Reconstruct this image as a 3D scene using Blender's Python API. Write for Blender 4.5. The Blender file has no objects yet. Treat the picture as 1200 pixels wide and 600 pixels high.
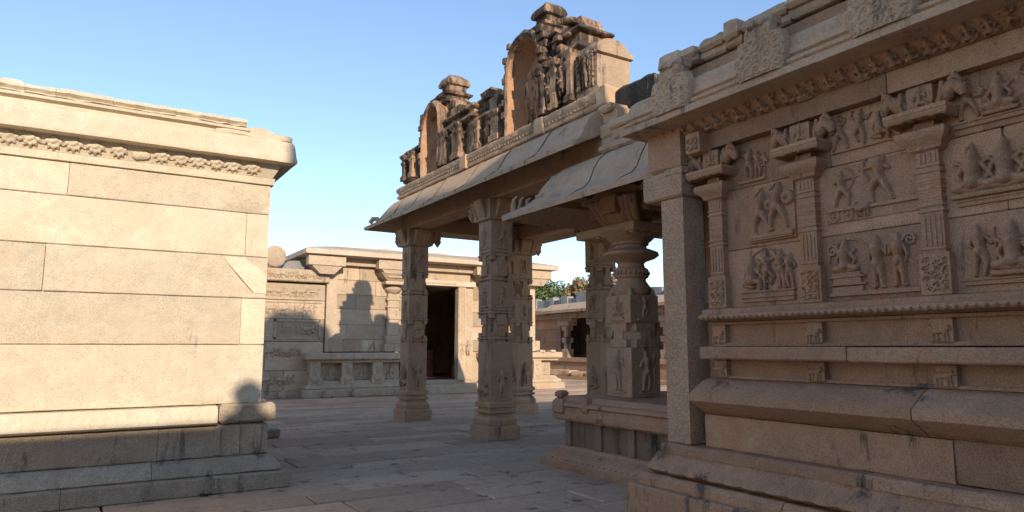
import bpy, math, random
import numpy as np
R = math.radians
S = bpy.context.scene
COL = S.collection

# ------------------------------------------------------------------ camera, sky, sun, exposure
cam_d = bpy.data.cameras.new('camera'); cam = bpy.data.objects.new('camera', cam_d); COL.objects.link(cam)
cam_d.sensor_width = 36; cam_d.lens = 810/1200*36; cam_d.clip_start = .05; cam_d.clip_end = 2000
cam.location = (0, 0, 1.6); cam.rotation_euler = (R(90+7.525), 0, R(-31.97))
S.camera = cam
SUN_EL, SUN_AZ = 20.5, 9.0          # light travels towards +Y, 11.5 degrees towards +X
w = bpy.data.worlds.new('World'); S.world = w; w.use_nodes = True
nt = w.node_tree; bg = nt.nodes['Background']
sky = nt.nodes.new('ShaderNodeTexSky'); sky.sky_type = 'NISHITA'; sky.sun_disc = False
sky.sun_elevation = R(SUN_EL); sky.sun_rotation = R(180+SUN_AZ)
sky.altitude = 500; sky.air_density = 1.0; sky.dust_density = 0.15; sky.ozone_density = 2.2
tn = nt.nodes.new('ShaderNodeMix'); tn.data_type = 'RGBA'; tn.blend_type = 'MULTIPLY'; tn.inputs[0].default_value = 1
gm = nt.nodes.new('ShaderNodeGamma'); gm.inputs[1].default_value = .85
tn.inputs[7].default_value = (1.05, 1.09, 1.17, 1); nt.links.new(sky.outputs[0], gm.inputs[0]); nt.links.new(gm.outputs[0], tn.inputs[6]); nt.links.new(tn.outputs[2], bg.inputs[0]); bg.inputs[1].default_value = 0.15
sun_d = bpy.data.lights.new('sun', 'SUN'); sun = bpy.data.objects.new('sun', sun_d); COL.objects.link(sun)
sun_d.energy = 3.1; sun_d.angle = R(0.45); sun_d.color = (1, .87, .70)
a, e = R(SUN_AZ), R(SUN_EL)
from mathutils import Vector, Matrix
Ld = Vector((math.sin(a)*math.cos(e), math.cos(a)*math.cos(e), -math.sin(e)))
sun.rotation_euler = Ld.to_track_quat('-Z', 'Y').to_euler()
S.view_settings.view_transform = 'Standard'; S.view_settings.look = 'None'
S.view_settings.gamma = 1; S.view_settings.use_curve_mapping = False
S.view_settings.exposure = 0.84
S.render.engine = 'CYCLES'

# ------------------------------------------------------------------ helpers
def hash3(i, j, k, s):
    n = (i*73856093) ^ (j*19349663) ^ (k*83492791) ^ (s*2654435 + 97)
    n = (n ^ (n >> 13)) * 1274126177 & 0x7fffffff
    n = (n ^ (n >> 16)) & 0xffff
    return n/65535.0
def noise3(P, sc, seed=0):
    Q = np.asarray(P, float)*sc; I = np.floor(Q).astype(np.int64); Fr = Q-I; Fr = Fr*Fr*(3-2*Fr)
    out = 0
    for dx in (0, 1):
        wx = Fr[..., 0] if dx else 1-Fr[..., 0]
        for dy in (0, 1):
            wy = Fr[..., 1] if dy else 1-Fr[..., 1]
            for dz in (0, 1):
                wz = Fr[..., 2] if dz else 1-Fr[..., 2]
                out = out + wx*wy*wz*hash3(I[..., 0]+dx, I[..., 1]+dy, I[..., 2]+dz, seed)
    return out*2-1
def fbm(P, sc, seed=0, o=3):
    r = 0; amp = 1
    for i in range(o): r = r+amp*noise3(P, sc*2**i, seed+i*7); amp *= .5
    return r/1.75

class MB:
    def __init__(s): s.v = []; s.f = []; s.t = []; s.n = 0
    def add(s, V, F, tint=.5):
        V = np.asarray(V, float).reshape(-1, 3)
        s.v.append(V); s.f += [[i+s.n for i in f] for f in F]
        s.t += [tint]*len(F); s.n += len(V); return s
    def box(s, x0, y0, z0, x1, y1, z1, tint=.5):
        V = [(x, y, z) for z in (z0, z1) for y in (y0, y1) for x in (x0, x1)]
        return s.add(V, [[0, 2, 3, 1], [4, 5, 7, 6], [0, 1, 5, 4], [2, 6, 7, 3], [0, 4, 6, 2], [1, 3, 7, 5]], tint)
    def hexa(s, bottom, top, tint=.5):
        "eight corners: bottom four ccw, top four ccw"
        return s.add(list(bottom)+list(top), [[3, 2, 1, 0], [4, 5, 6, 7], [0, 1, 5, 4], [1, 2, 6, 5], [2, 3, 7, 6], [3, 0, 4, 7]], tint)
    def rbox(s, x0, y0, z0, x1, y1, z1, rough=.008, seg=.12, tint=.5, seed=0, bev=.012, taper=0):
        h = z1-z0; b = min(bev, h*.3)
        pr = [(-b, z0), (0, z0+b), (-taper*.5, (z0+z1)/2), (-taper, z1-b), (-taper-b, z1)]
        return s.sweep([(x0, y0), (x1, y0), (x1, y1), (x0, y1)], pr, True, False, seg, rough, tint, seed)
    def sweep(s, path, prof, closed=True, closed_prof=False, seg=.15, rough=0., tint=.5, seed=0, nsc=6., fn=None):
        """profile (offset outward, z) swept along a plan path; outward is the right-hand side"""
        P = [np.array(p, float) for p in path]; n = len(P)
        T = []
        for i in range(n if closed else n-1):
            d = P[(i+1) % n]-P[i]; T.append(d/np.linalg.norm(d))
        nr = [np.array((t[1], -t[0])) for t in T]
        mit = []
        for i in range(n):
            if closed: a_, b_ = nr[i-1], nr[i]
            else: a_ = nr[i-1] if i > 0 else nr[0]; b_ = nr[i] if i < n-1 else nr[-1]
            m = a_+b_; m = m/np.linalg.norm(m); mit.append(m/max(.3, m@b_))
        pr = [np.array(q, float) for q in prof]; q2 = []
        m_ = len(pr)
        if seg and rough > 0:
            for i in range(m_ if closed_prof else m_-1):
                a_, b_ = pr[i], pr[(i+1) % m_]; k = max(1, int(np.linalg.norm(b_-a_)/seg))
                for j in range(k): q2.append(a_+(b_-a_)*j/k)
            if not closed_prof: q2.append(pr[-1])
            pr = q2
        pr = np.array(pr)
        cp = []; cm = []
        for i in range(n if closed else n-1):
            a_, b_ = P[i], P[(i+1) % n]; k = max(1, int(np.linalg.norm(b_-a_)/seg)) if seg else 1
            for j in range(k):
                t = j/k; cp.append(a_+(b_-a_)*t); cm.append(mit[i]+(mit[(i+1) % n]-mit[i])*t)
        if not closed: cp.append(P[-1]); cm.append(mit[-1])
        cp = np.array(cp); cm = np.array(cm); NC = len(cp); NP = len(pr)
        XY = cp[:, None, :]+cm[:, None, :]*pr[None, :, 0, None]
        V = np.concatenate([XY, np.broadcast_to(pr[None, :, 1, None], (NC, NP, 1))], 2)
        V = V.copy()
        if fn is not None: V = fn(V)
        if rough > 0:
            d = fbm(V, nsc, seed, 3)*rough-np.clip(fbm(V, 7, seed+77, 2)-.36, 0, 1)*min(rough, .008)*9
            mm = cm/np.linalg.norm(cm, axis=1, keepdims=True)
            V[..., 0] += mm[:, None, 0]*d; V[..., 1] += mm[:, None, 1]*d
            V[..., 2] += fbm(V, nsc, seed+31, 2)*rough*.7
        F = []
        for i in range(NC if closed else NC-1):
            i2 = (i+1) % NC
            for j in range(NP if closed_prof else NP-1):
                j2 = (j+1) % NP
                F.append([i*NP+j, i2*NP+j, i2*NP+j2, i*NP+j2])
        if closed and not closed_prof:
            F.append([i*NP+NP-1 for i in range(NC)]); F.append([i*NP for i in range(NC)][::-1])
        if (not closed) and closed_prof:
            F.append(list(range(NP))[::-1] if False else [j for j in range(NP)]); F.append([(NC-1)*NP+j for j in range(NP)][::-1])
        return s.add(V.reshape(-1, 3), F, tint)
    def lathe(s, cx, cy, prof, n=32, rough=0., tint=.5, seed=0, lobes=0, lob=0.):
        path = []
        for i in range(n):
            an = 2*math.pi*i/n; path.append((math.cos(an), math.sin(an)))
        C = np.array(path); pr = np.array(prof, float); NP = len(pr)
        rr = pr[None, :, 0]*(1+(lob*np.abs(np.sin(np.arange(n)*math.pi*lobes/n))[:, None] if lobes else 0))
        V = np.stack([cx+C[:, None, 0]*rr, cy+C[:, None, 1]*rr, np.broadcast_to(pr[None, :, 1], (n, NP))], 2).copy()
        if rough: V[..., :2] += (C[:, None, :]*fbm(V, 8, seed)[..., None]*rough)
        F = []
        for i in range(n):
            i2 = (i+1) % n
            for j in range(NP-1): F.append([i*NP+j, i2*NP+j, i2*NP+j+1, i*NP+j+1])
        F.append([i*NP+NP-1 for i in range(n)]); F.append([i*NP for i in range(n)][::-1])
        return s.add(V.reshape(-1, 3), F, tint)
    def hfield(s, O, u, v, nrm, W, H, res, func, tint=.5, sink=.012, keep=False):
        """relief: grid over W x H, height func(U,V) metres above the plane, cells at zero height are dropped"""
        nu = max(2, int(W/res)); nv = max(2, int(H/res))
        U, Vv = np.meshgrid(np.linspace(0, W, nu+1), np.linspace(0, H, nv+1), indexing='ij')
        h = func(U, Vv)
        O = np.array(O, float); u = np.array(u, float); v = np.array(v, float); nrm = np.array(nrm, float)
        hh = h if keep else np.where(h > 1e-4, h, -sink)
        Pt = O+U[..., None]*u+Vv[..., None]*v+hh[..., None]*nrm
        on = (h > 1e-4)
        idx = lambda i, j: i*(nv+1)+j
        flip = np.dot(np.cross(u, v), nrm) < 0
        c = on[:-1, :-1] | on[1:, :-1] | on[1:, 1:] | on[:-1, 1:]
        if keep: c[:] = True
        F = []
        for i, j in zip(*np.nonzero(c)):
            q = [idx(i, j), idx(i+1, j), idx(i+1, j+1), idx(i, j+1)]
            F.append(q[::-1] if flip else q)
        if F:
            used = np.unique(np.array(F)); mp = -np.ones((nu+1)*(nv+1), int); mp[used] = np.arange(len(used))
            s.add(Pt.reshape(-1, 3)[used], mp[np.array(F)].tolist(), tint)
        return s
    def tube(s, pts, rad, n=8, tint=.5):
        pts = [Vector(p) for p in pts]; V = []; F = []
        for i, p in enumerate(pts):
            d = (pts[min(i+1, len(pts)-1)]-pts[max(i-1, 0)]).normalized()
            q = d.to_track_quat('Z', 'Y')
            for k in range(n):
                an = 2*math.pi*k/n; V.append(p+q @ Vector((math.cos(an)*rad[i], math.sin(an)*rad[i], 0)))
        for i in range(len(pts)-1):
            for k in range(n):
                k2 = (k+1) % n; F.append([i*n+k, i*n+k2, (i+1)*n+k2, (i+1)*n+k])
        F.append(list(range(n))[::-1]); F.append([(len(pts)-1)*n+k for k in range(n)])
        return s.add([tuple(v) for v in V], F, tint)

def obj(name, mb, mat, parent=None, loc=(0, 0, 0), bevel=0., smooth=True, angle=38, label=None):
    me = bpy.data.meshes.new(name)
    V = np.concatenate(mb.v)
    me.from_pydata(V.tolist(), [], mb.f); me.update()
    at = me.attributes.new('tint', 'FLOAT', 'FACE'); at.data.foreach_set('value', np.array(mb.t, np.float32))
    if smooth:
        me.polygons.foreach_set('use_smooth', [True]*len(me.polygons)); me.set_sharp_from_angle(angle=R(angle))
    me.materials.append(mat)
    o = bpy.data.objects.new(name, me); COL.objects.link(o); o.location = loc
    if parent is not None: o.parent = parent
    if bevel:
        m = o.modifiers.new('bevel', 'BEVEL'); m.width = bevel; m.segments = 2; m.limit_method = 'ANGLE'; m.angle_limit = R(40)
        m.harden_normals = False
    if label: o['label'] = label
    return o
def tag(o, label, cat, group=None):
    o['label'] = label; o['category'] = cat
    if group: o['group'] = group
    return o
def thing(name, label, cat, loc, group=None):
    o = bpy.data.objects.new(name, None); COL.objects.link(o); o.location = loc; o.empty_display_size = .2
    return tag(o, label, cat, group)
def struct(name, mb, mat, **k):
    o = obj(name, mb, mat, **k); o['kind'] = 'structure'; return o
class B:
    "a building: its parts are written in world coordinates and hung on the empty"
    def __init__(s, name, label, cat, loc, group=None): s.e = thing(name, label, cat, loc, group); s.off = tuple(-c for c in loc)
    def part(s, name, mb, mat, **k): return obj(name, mb, mat, s.e, s.off, **k)
def sub(parent, name, mb, mat, **k): return obj(name, mb, mat, parent, (0, 0, 0), **k)
def each(parent, name, mbs, mat, **k):
    return [obj(name, q, mat, parent, (0, 0, 0), **k) for q in mbs]
def copy_part(o, parent, loc):
    c = o.copy(); COL.objects.link(c); c.parent = parent; c.location = loc
    for ch in list(o.children):
        d = ch.copy(); COL.objects.link(d); d.parent = c
    return c
def box1(*a): return MB().box(*a)

# ------------------------------------------------------------------ materials
def stone(name, c1, c2, speck=.12, stain=0., stain_col=(.03, .027, .024), orange=0., bump=.5, grain=90., tintamt=.25, lichen=0., big=1.0):
    m = bpy.data.materials.new(name); m.use_nodes = True; t = m.node_tree; N = t.nodes; L = t.links
    bs = N['Principled BSDF']; bs.inputs['Roughness'].default_value = .92; bs.inputs['Specular IOR Level'].default_value = .18
    geo = N.new('ShaderNodeNewGeometry')
    def noise(sc, det=5, rough=.6, vec=None, dist=0.):
        n = N.new('ShaderNodeTexNoise'); n.inputs['Scale'].default_value = sc; n.inputs['Detail'].default_value = det
        n.inputs['Roughness'].default_value = rough; n.inputs['Distortion'].default_value = dist
        L.new(vec if vec else geo.outputs['Position'], n.inputs['Vector']); return n.outputs['Fac']
    def mr(f, a0, a1, b0=0., b1=1.):
        n = N.new('ShaderNodeMapRange'); n.inputs[1].default_value = a0; n.inputs[2].default_value = a1
        n.inputs[3].default_value = b0; n.inputs[4].default_value = b1; L.new(f, n.inputs[0]); return n.outputs[0]
    def mix(f, a_, b_, mode='MIX'):
        n = N.new('ShaderNodeMix'); n.data_type = 'RGBA'; n.blend_type = mode
        for i, v in ((0, f), (6, a_), (7, b_)):
            if hasattr(v, 'is_linked'): L.new(v, n.inputs[i])
            elif i == 0: n.inputs[0].default_value = v
            else: n.inputs[i].default_value = (*v, 1)
        return n.outputs[2]
    def math_(op, a_, b_):
        n = N.new('ShaderNodeMath'); n.operation = op
        for i, v in ((0, a_), (1, b_)):
            if hasattr(v, 'is_linked'): L.new(v, n.inputs[i])
            else: n.inputs[i].default_value = v
        return n.outputs[0]
    col = mix(mr(noise(1.3*big, 6, .65), .35, .65), c1, c2)
    at = N.new('ShaderNodeAttribute'); at.attribute_name = 'tint'
    k = mr(at.outputs['Fac'], 0, 1, 1-tintamt, 1+tintamt)
    cc = N.new('ShaderNodeCombineColor'); [L.new(k, cc.inputs[i]) for i in range(3)]
    col = mix(1., col, cc.outputs[0], 'MULTIPLY')
    # mid patches
    k2 = mr(noise(7, 5, .7), .3, .7, .86, 1.12)
    c2_ = N.new('ShaderNodeCombineColor'); [L.new(k2, c2_.inputs[i]) for i in range(3)]
    col = mix(1., col, c2_.outputs[0], 'MULTIPLY')
    col = mix(mr(noise(.55, 4, .6), .35, .65, 0, .45), col, (c2[0]*1.02, c2[1]*.93, c2[2]*.86))
    col = mix(mr(noise(23, 4, .75), .60, .70, 0, .35), col, (c2[0]*.5, c2[1]*.5, c2[2]*.5))
    if orange: col = mix(mr(noise(2.1, 4, .6, None, .6), .52, .72, 0, orange), col, (c1[0]*1.15, c1[1]*.72, c1[2]*.45))
    # granite speckle
    sp = noise(grain, 2, .5); k3 = mr(sp, .35, .65, 1-speck, 1+speck)
    c3 = N.new('ShaderNodeCombineColor'); [L.new(k3, c3.inputs[i]) for i in range(3)]
    col = mix(1., col, c3.outputs[0], 'MULTIPLY')
    if stain:
        mp = N.new('ShaderNodeMapping'); mp.inputs['Scale'].default_value = (3.2, 3.2, .7); L.new(geo.outputs['Position'], mp.inputs[0])
        st = noise(1., 7, .72, mp.outputs[0]); col = mix(mr(st, .60-stain*.16, .66-stain*.08, 0, .9), col, stain_col)
    if lichen:
        sx = N.new('ShaderNodeSeparateXYZ'); L.new(geo.outputs['Normal'], sx.inputs[0])
        up = mr(sx.outputs[2], .2, .8); ln = mr(noise(9, 6, .75), .42, .6)
        col = mix(math_('MULTIPLY', math_('MULTIPLY', up, ln), lichen), col, (.10, .09, .075))
    L.new(col, bs.inputs['Base Color'])
    h = math_('ADD', math_('MULTIPLY', noise(grain*.6, 3, .6), .25), math_('MULTIPLY', noise(14, 6, .7), 1.))
    h = math_('ADD', h, math_('MULTIPLY', noise(3, 3, .6), 1.5))
    bp = N.new('ShaderNodeBump'); bp.inputs['Strength'].default_value = bump; bp.inputs['Distance'].default_value = .03
    L.new(h, bp.inputs['Height']); L.new(bp.outputs[0], bs.inputs['Normal'])
    return m
M_pale = stone('pale_granite', (.62, .53, .395), (.54, .46, .335), speck=.2, orange=.12, bump=.45, grain=130., tintamt=.17, stain=-.25, stain_col=(.36, .29, .20))
M_back = stone('weathered_granite', (.50, .385, .27), (.40, .305, .21), speck=.2, orange=.3, bump=.5, grain=60., tintamt=.3, stain=.1, stain_col=(.22, .17, .12))
M_base = stone('grey_granite', (.47, .375, .265), (.38, .30, .21), speck=.22, bump=.7, tintamt=.2, stain=.15, stain_col=(.12, .11, .08))
M_gran = stone('brown_granite', (.47, .285, .175), (.38, .228, .14), speck=.2, orange=.35, bump=.45, tintamt=.3, stain=.1, stain_col=(.11, .085, .065))
M_pil = stone('pillar_granite', (.53, .345, .215), (.43, .28, .175), speck=.2, orange=.25, bump=.5, tintamt=.2, stain=.05, stain_col=(.14, .11, .08))
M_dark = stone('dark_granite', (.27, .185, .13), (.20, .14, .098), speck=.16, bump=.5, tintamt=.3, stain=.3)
M_col = stone('pecked_granite', (.52, .345, .225), (.43, .285, .185), speck=.26, bump=1., grain=60., tintamt=.2)
M_chaj = stone('eave_granite', (.53, .365, .24), (.44, .30, .195), speck=.14, bump=.4, tintamt=.25, stain=.15, stain_col=(.16, .13, .11))
M_plast = stone('weathered_plaster', (.50, .33, .21), (.40, .26, .17), speck=.1, stain=1.25, stain_col=(.022, .019, .017), orange=.3, bump=.9, grain=40, lichen=.5, big=2.)
M_tan = stone('peach_plaster', (.48, .27, .155), (.40, .225, .13), speck=.08, stain=.5, stain_col=(.05, .042, .036), bump=.8, grain=40, orange=.3, big=2.)
M_black = stone('blackened_plaster', (.06, .055, .05), (.03, .028, .025), speck=.1, stain=.2, stain_col=(.35, .25, .18), bump=.8, grain=40, lichen=.6)
M_crem = stone('plain_plaster', (.45, .33, .23), (.38, .275, .19), speck=.18, bump=.9, stain=.4, stain_col=(.10, .08, .065), orange=.2, lichen=.8)
M_pave = stone('paving_stone', (.53, .38, .262), (.45, .32, .22), speck=.16, bump=.4, tintamt=.25, stain=.15, stain_col=(.10, .085, .075), orange=.12, big=.8)
M_roof = stone('roof_slab_stone', (.56, .45, .33), (.48, .38, .28), speck=.12, bump=.4, lichen=.3, tintamt=.2)
M_comp = stone('compound_wall_stone', (.27, .255, .24), (.20, .19, .18), speck=.15, bump=.5, tintamt=.45)
M_earth = stone('dry_earth', (.20, .15, .11), (.16, .12, .085), speck=.2, bump=.6)

rng = random.Random(5)

# ------------------------------------------------------------------ ground and paving
g = MB(); g.add([(-300, -300, -.05), (600, -300, -.05), (600, 600, -.05), (-300, 600, -.05)], [[0, 1, 2, 3]])
struct('ground', g, M_earth)
def paving():
    mb = MB(); y = -9.0; V = []; F = []; T = []
    rg = np.random.RandomState(3); n = 0
    while y < 46:
        d = rg.choice([.38, .45, .52, .62, .74]); x = -12-rg.rand()*2; far = y > 24
        while x < 30:
            l = rg.uniform(.9, 2.6); gp = .004+rg.rand()*.006
            z = rg.uniform(-.006, .006); tx = rg.uniform(-.004, .004); b = .014
            jj = rg.uniform(-.014, .014, 8)
            x0, x1, y0, y1 = x+gp, x+l-gp, y+gp, y+d-gp
            base = [(x0+jj[0], y0+jj[1]), (x1+jj[2], y0+jj[3]), (x1+jj[4], y1+jj[5]), (x0+jj[6], y1+jj[7])]
            cx, cy = (x0+x1)/2, (y0+y1)/2
            k = n
            for q in base: V.append((q[0], q[1], -.045))
            for q in base: V.append((q[0], q[1], z-.012+tx*(q[0]-cx)))
            for q in base: V.append((q[0]+(b if q[0] < cx else -b), q[1]+(b if q[1] < cy else -b), z+tx*(q[0]-cx)))
            for a_ in (0, 4):
                for i in range(4):
                    j = (i+1) % 4; F.append([k+a_+i, k+a_+j, k+a_+4+j, k+a_+4+i])
            F.append([k+8, k+9, k+10, k+11]); t = rg.rand(); T += [t]*9; n += 12
            x += l
        y += d
    mb.v.append(np.array(V)); mb.f = F; mb.t = T; mb.n = n
    return mb
struct('paving', paving(), M_pave, smooth=False)

# ------------------------------------------------------------------ relief toolkit
def caps(lst):
    A = [c for c in lst]
    def f(U, V):
        h = np.zeros_like(U)
        for (x0, y0, r0, x1, y1, r1, k) in A:
            dx, dy = x1-x0, y1-y0; L2 = dx*dx+dy*dy+1e-9
            t = np.clip(((U-x0)*dx+(V-y0)*dy)/L2, 0, 1); d2 = (U-x0-t*dx)**2+(V-y0-t*dy)**2; r = r0+(r1-r0)*t
            q = np.clip(1-d2/(r*r), 0, 1)**.36*r*k*.85+(d2 < r*r)*.006
            h = np.maximum(h, q)
        return h
    return f
def fig(pose, cx, cy, s, fl=1, k=.8):
    """a carved figure: capsules in the relief plane; s is its height"""
    c = []
    def cp(*p, kk=1.):
        x0, y0, r0, x1, y1, r1 = p
        c.append((cx+fl*x0*s, cy+y0*s, r0*s, cx+fl*x1*s, cy+y1*s, r1*s, k*kk))
    if pose in ('stand', 'guard', 'archer', 'warrior', 'dance'):
        ln = {'stand': 0, 'guard': .03, 'archer': -.03, 'warrior': .06, 'dance': .05}[pose]
        hx = ln
        cp(hx, .9, .058, hx+.01, .93, .05); cp(hx, .96, .05, hx+.01, 1.05, .02)          # head, crown
        cp(hx*.6, .80, .10, 0, .60, .065); cp(0, .6, .065, 0, .50, .085)                  # torso, hips
        cp(-.06, .80, .045, .07, .80, .045)
    if pose == 'stand':
        cp(-.05, .48, .062, -.06, .25, .045); cp(-.06, .25, .042, -.07, .03, .03); cp(.05, .48, .062, .07, .25, .045); cp(.07, .25, .042, .08, .03, .03)
        cp(-.12, .8, .034, -.17, .62, .028); cp(-.17, .62, .028, -.12, .48, .024); cp(.12, .8, .034, .19, .68, .028); cp(.19, .68, .026, .18, .86, .022)
        cp(-.07, .03, .03, -.12, .02, .022); cp(.08, .03, .03, .13, .02, .022); cp(0, .5, .03, 0, .3, .02)
    elif pose == 'guard':
        cp(-.05, .48, .062, -.10, .25, .045); cp(-.10, .25, .042, -.05, .03, .03); cp(.05, .48, .062, .10, .26, .045); cp(.10, .26, .042, .12, .03, .03)
        cp(-.12, .8, .034, -.22, .66, .028); cp(-.22, .66, .026, -.26, .84, .022); cp(.12, .8, .034, .2, .64, .028); cp(.2, .64, .026, .1, .56, .022)
        cp(-.28, .95, .02, -.28, .1, .016, kk=.6)
    elif pose == 'archer':
        cp(-.04, .5, .065, -.17, .27, .048); cp(-.17, .27, .042, -.25, .03, .03); cp(.06, .5, .065, .2, .30, .05); cp(.2, .3, .042, .17, .03, .03)
        cp(.1, .8, .036, .32, .80, .026); cp(-.1, .8, .036, -.22, .72, .03); cp(-.22, .72, .028, -.02, .78, .022)
        for i in range(9):
            a0, a1 = -1.25+2.5*i/9, -1.25+2.5*(i+1)/9
            cp(.02+.34*math.cos(a0), .8+.36*math.sin(a0), .02, .02+.34*math.cos(a1), .8+.36*math.sin(a1), .02, kk=.9)
        cp(.0, .8, .012, .46, .8, .012, kk=.8); cp(-.12, .95, .03, -.06, .72, .03)
    elif pose == 'warrior':
        cp(-.04, .5, .065, -.16, .30, .05); cp(-.16, .3, .045, -.2, .04, .03); cp(.06, .5, .065, .16, .32, .05); cp(.16, .32, .045, .24, .05, .03)
        cp(-.1, .8, .036, -.19, .92, .028); cp(-.19, .92, .02, .05, 1.12, .012); cp(.12, .78, .036, .24, .7, .03)
        cp(.27, .68, .13, .275, .68, .13, kk=.35); cp(.27, .68, .05, .275, .68, .05, kk=1.6); cp(-.2, .04, .028, -.13, .02, .02)
    elif pose == 'dance':
        cp(-.04, .5, .062, -.18, .33, .045); cp(-.18, .33, .042, -.08, .12, .03); cp(.05, .5, .062, .12, .27, .045); cp(.12, .27, .042, .1, .03, .03)
        cp(-.12, .8, .034, -.26, .9, .026); cp(-.26, .9, .024, -.2, 1.05, .02); cp(.12, .8, .034, .25, .72, .028); cp(.25, .72, .024, .36, .86, .02)
    elif pose == 'sit':
        cp(0, .82, .085, .01, .88, .07); cp(.01, .94, .07, .02, 1.06, .02); cp(0, .7, .12, .0, .42, .10); cp(0, .4, .12, .02, .32, .12)
        cp(-.03, .32, .09, -.28, .22, .06); cp(-.28, .2, .055, .02, .12, .05); cp(.05, .32, .09, .28, .26, .06); cp(.28, .24, .055, .26, .02, .04)
        cp(-.12, .68, .05, -.24, .48, .04); cp(-.24, .48, .038, -.12, .40, .03); cp(.12, .68, .05, .25, .52, .04); cp(.25, .52, .038, .24, .72, .03)
    elif pose == 'lotus':
        cp(0, .80, .085, .0, .85, .075); cp(0, .92, .07, 0, 1.05, .02); cp(0, .66, .13, 0, .38, .10); cp(0, .3, .12, 0, .27, .12)
        cp(-.02, .27, .08, -.32, .2, .07); cp(.02, .27, .08, .32, .2, .07); cp(-.3, .18, .06, .05, .13, .05); cp(.3, .18, .06, -.05, .13, .05)
        cp(-.14, .64, .05, -.28, .44, .04); cp(-.28, .44, .038, -.2, .3, .03); cp(.14, .64, .05, .28, .44, .04); cp(.28, .44, .038, .2, .3, .03)
        cp(-.16, .62, .04, -.3, .72, .03); cp(.16, .62, .04, .3, .72, .03); cp(-.38, .04, .05, .38, .04, .05, kk=.8)
    elif pose == 'horse':
        cp(-.35, .58, .14, .25, .58, .13); cp(.25, .62, .12, .45, .9, .07); cp(.44, .92, .075, .60, .80, .05); cp(.46, .98, .03, .47, 1.04, .015)
        for x, q in ((-.40, -.05), (-.30, .05), (.18, -.03), (.28, .10)):
            cp(x, .5, .06, x+q, .26, .04); cp(x+q, .26, .038, x+q*1.2-.02, .03, .03)
        cp(-.48, .62, .035, -.58, .4, .03); cp(-.58, .4, .03, -.56, .2, .02)
    elif pose == 'beast':
        cp(-.3, .5, .15, .2, .52, .14); cp(.25, .6, .13, .33, .66, .12); cp(.4, .6, .07, .46, .55, .05)
        for x, q in ((-.36, 0), (-.22, .06), (.12, 0), (.25, .08)): cp(x, .4, .065, x+q, .05, .045)
        cp(-.44, .58, .03, -.52, .85, .025); cp(-.52, .85, .025, -.4, .92, .02)
    elif pose == 'elephant':
        cp(-.25, .55, .22, .15, .56, .21); cp(.34, .62, .15, .36, .6, .14); cp(.47, .55, .06, .52, .2, .035); cp(.52, .2, .035, .6, .16, .025)
        for x in (-.38, -.2, .1, .26): cp(x, .4, .075, x, .05, .065)
    elif pose == 'wheel':
        for i in range(12):
            a0, a1 = i*math.pi/6, (i+1)*math.pi/6
            cp(.4*math.cos(a0), .5+.4*math.sin(a0), .07, .4*math.cos(a1), .5+.4*math.sin(a1), .07, kk=.7)
        cp(0, .5, .1, .01, .5, .1); cp(-.3, .5, .03, .3, .5, .03, kk=.8); cp(0, .2, .03, 0, .8, .03, kk=.8)
    return c
def scroll(cx, cy, r, fl=1, turns=1.6, th=.22, k=.8):
    c = []; n = 14; pv = None
    for i in range(n+1):
        t = i/n; an = t*turns*2*math.pi; rr = r*(1-t*.85); p = (cx+fl*rr*math.cos(an), cy+rr*math.sin(an))
        if pv: c.append((*pv, r*th*(1-t*.4), *p, r*th*(1-t*.5), k))
        pv = p
    return c
def foliage(W, H, r, rg, k=.8):
    c = []
    y = r
    while y < H:
        x = r
        while x < W:
            q = rg.uniform(.75, 1.1); c += scroll(x+rg.uniform(-.2, .2)*r, y+rg.uniform(-.2, .2)*r, r*q, rg.choice([-1, 1]), rg.uniform(1.1, 1.8), .26, k)
            c.append((x+r*.8, y-r*.6, r*.3, x+r*1.1, y+r*.2, r*.15, k)); x += 1.75*r
        y += 1.7*r
    return c
def barf(x0, y0, x1, y1, h):
    def f(U, V): return ((U > x0) & (U < x1) & (V > y0) & (V < y1))*h
    return f
def comb(*fs):
    def f(U, V):
        h = fs[0](U, V)
        for g_ in fs[1:]: h = np.maximum(h, g_(U, V))
        return h
    return f
NX = ((0, -1, 0), (0, 0, 1), (-1, 0, 0))       # on a wall facing -X: u runs towards -Y
NY = ((1, 0, 0), (0, 0, 1), (0, -1, 0))        # on a wall facing -Y: u runs towards +X

# ------------------------------------------------------------------ masonry wall of blocks, facing -Y
def blocks_y(mb, x0, x1, y, depth, zs, joints, seed=1, gap=.004, rough=.006, seg=.16):
    rg = random.Random(seed)
    for i in range(len(zs)-1):
        xs = [x0]+sorted(joints[i % len(joints)])+[x1]; xs = [q for q in xs if x0 <= q <= x1]
        for j in range(len(xs)-1):
            pr = rg.uniform(-.006, .006)
            mb.rbox(xs[j]+gap, y+pr, zs[i]+gap, xs[j+1]-gap, y+depth, zs[i+1]-gap, rough, seg, rg.random(), seed+i*9+j, bev=.008)
    mb.box(x0+.03, y+.03, zs[0]+.02, x1-.03, y+depth-.03, zs[-1]-.02, .3)
def rectpath(x0, y0, x1, y1): return [(x0, y0), (x1, y0), (x1, y1), (x0, y1)]

# ================================================================== 1. shrine wall on the left
b = B('stone_shrine', 'sunlit shrine wall of big pale granite blocks with carved cornice on the left', 'shrine', (-2.5, 10.5, 0))
LX0, LX1, LY0, LY1 = -8., 1.90, 8.66, 15.
fp = rectpath(LX0, LY0, LX1, LY1)
m = MB(); blocks_y(m, LX0, LX1, LY0, .5, [.95, 1.63, 2.18, 2.68, 3.21, 3.575],
    [[-6.4, -4.1, -1.9], [-5.5, -2.7, -.9, 1.62], [-6.9, -3.6, -.35], [-5, -2.2, 1.63], [-6, -3.1, -.2]], 11)
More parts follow.
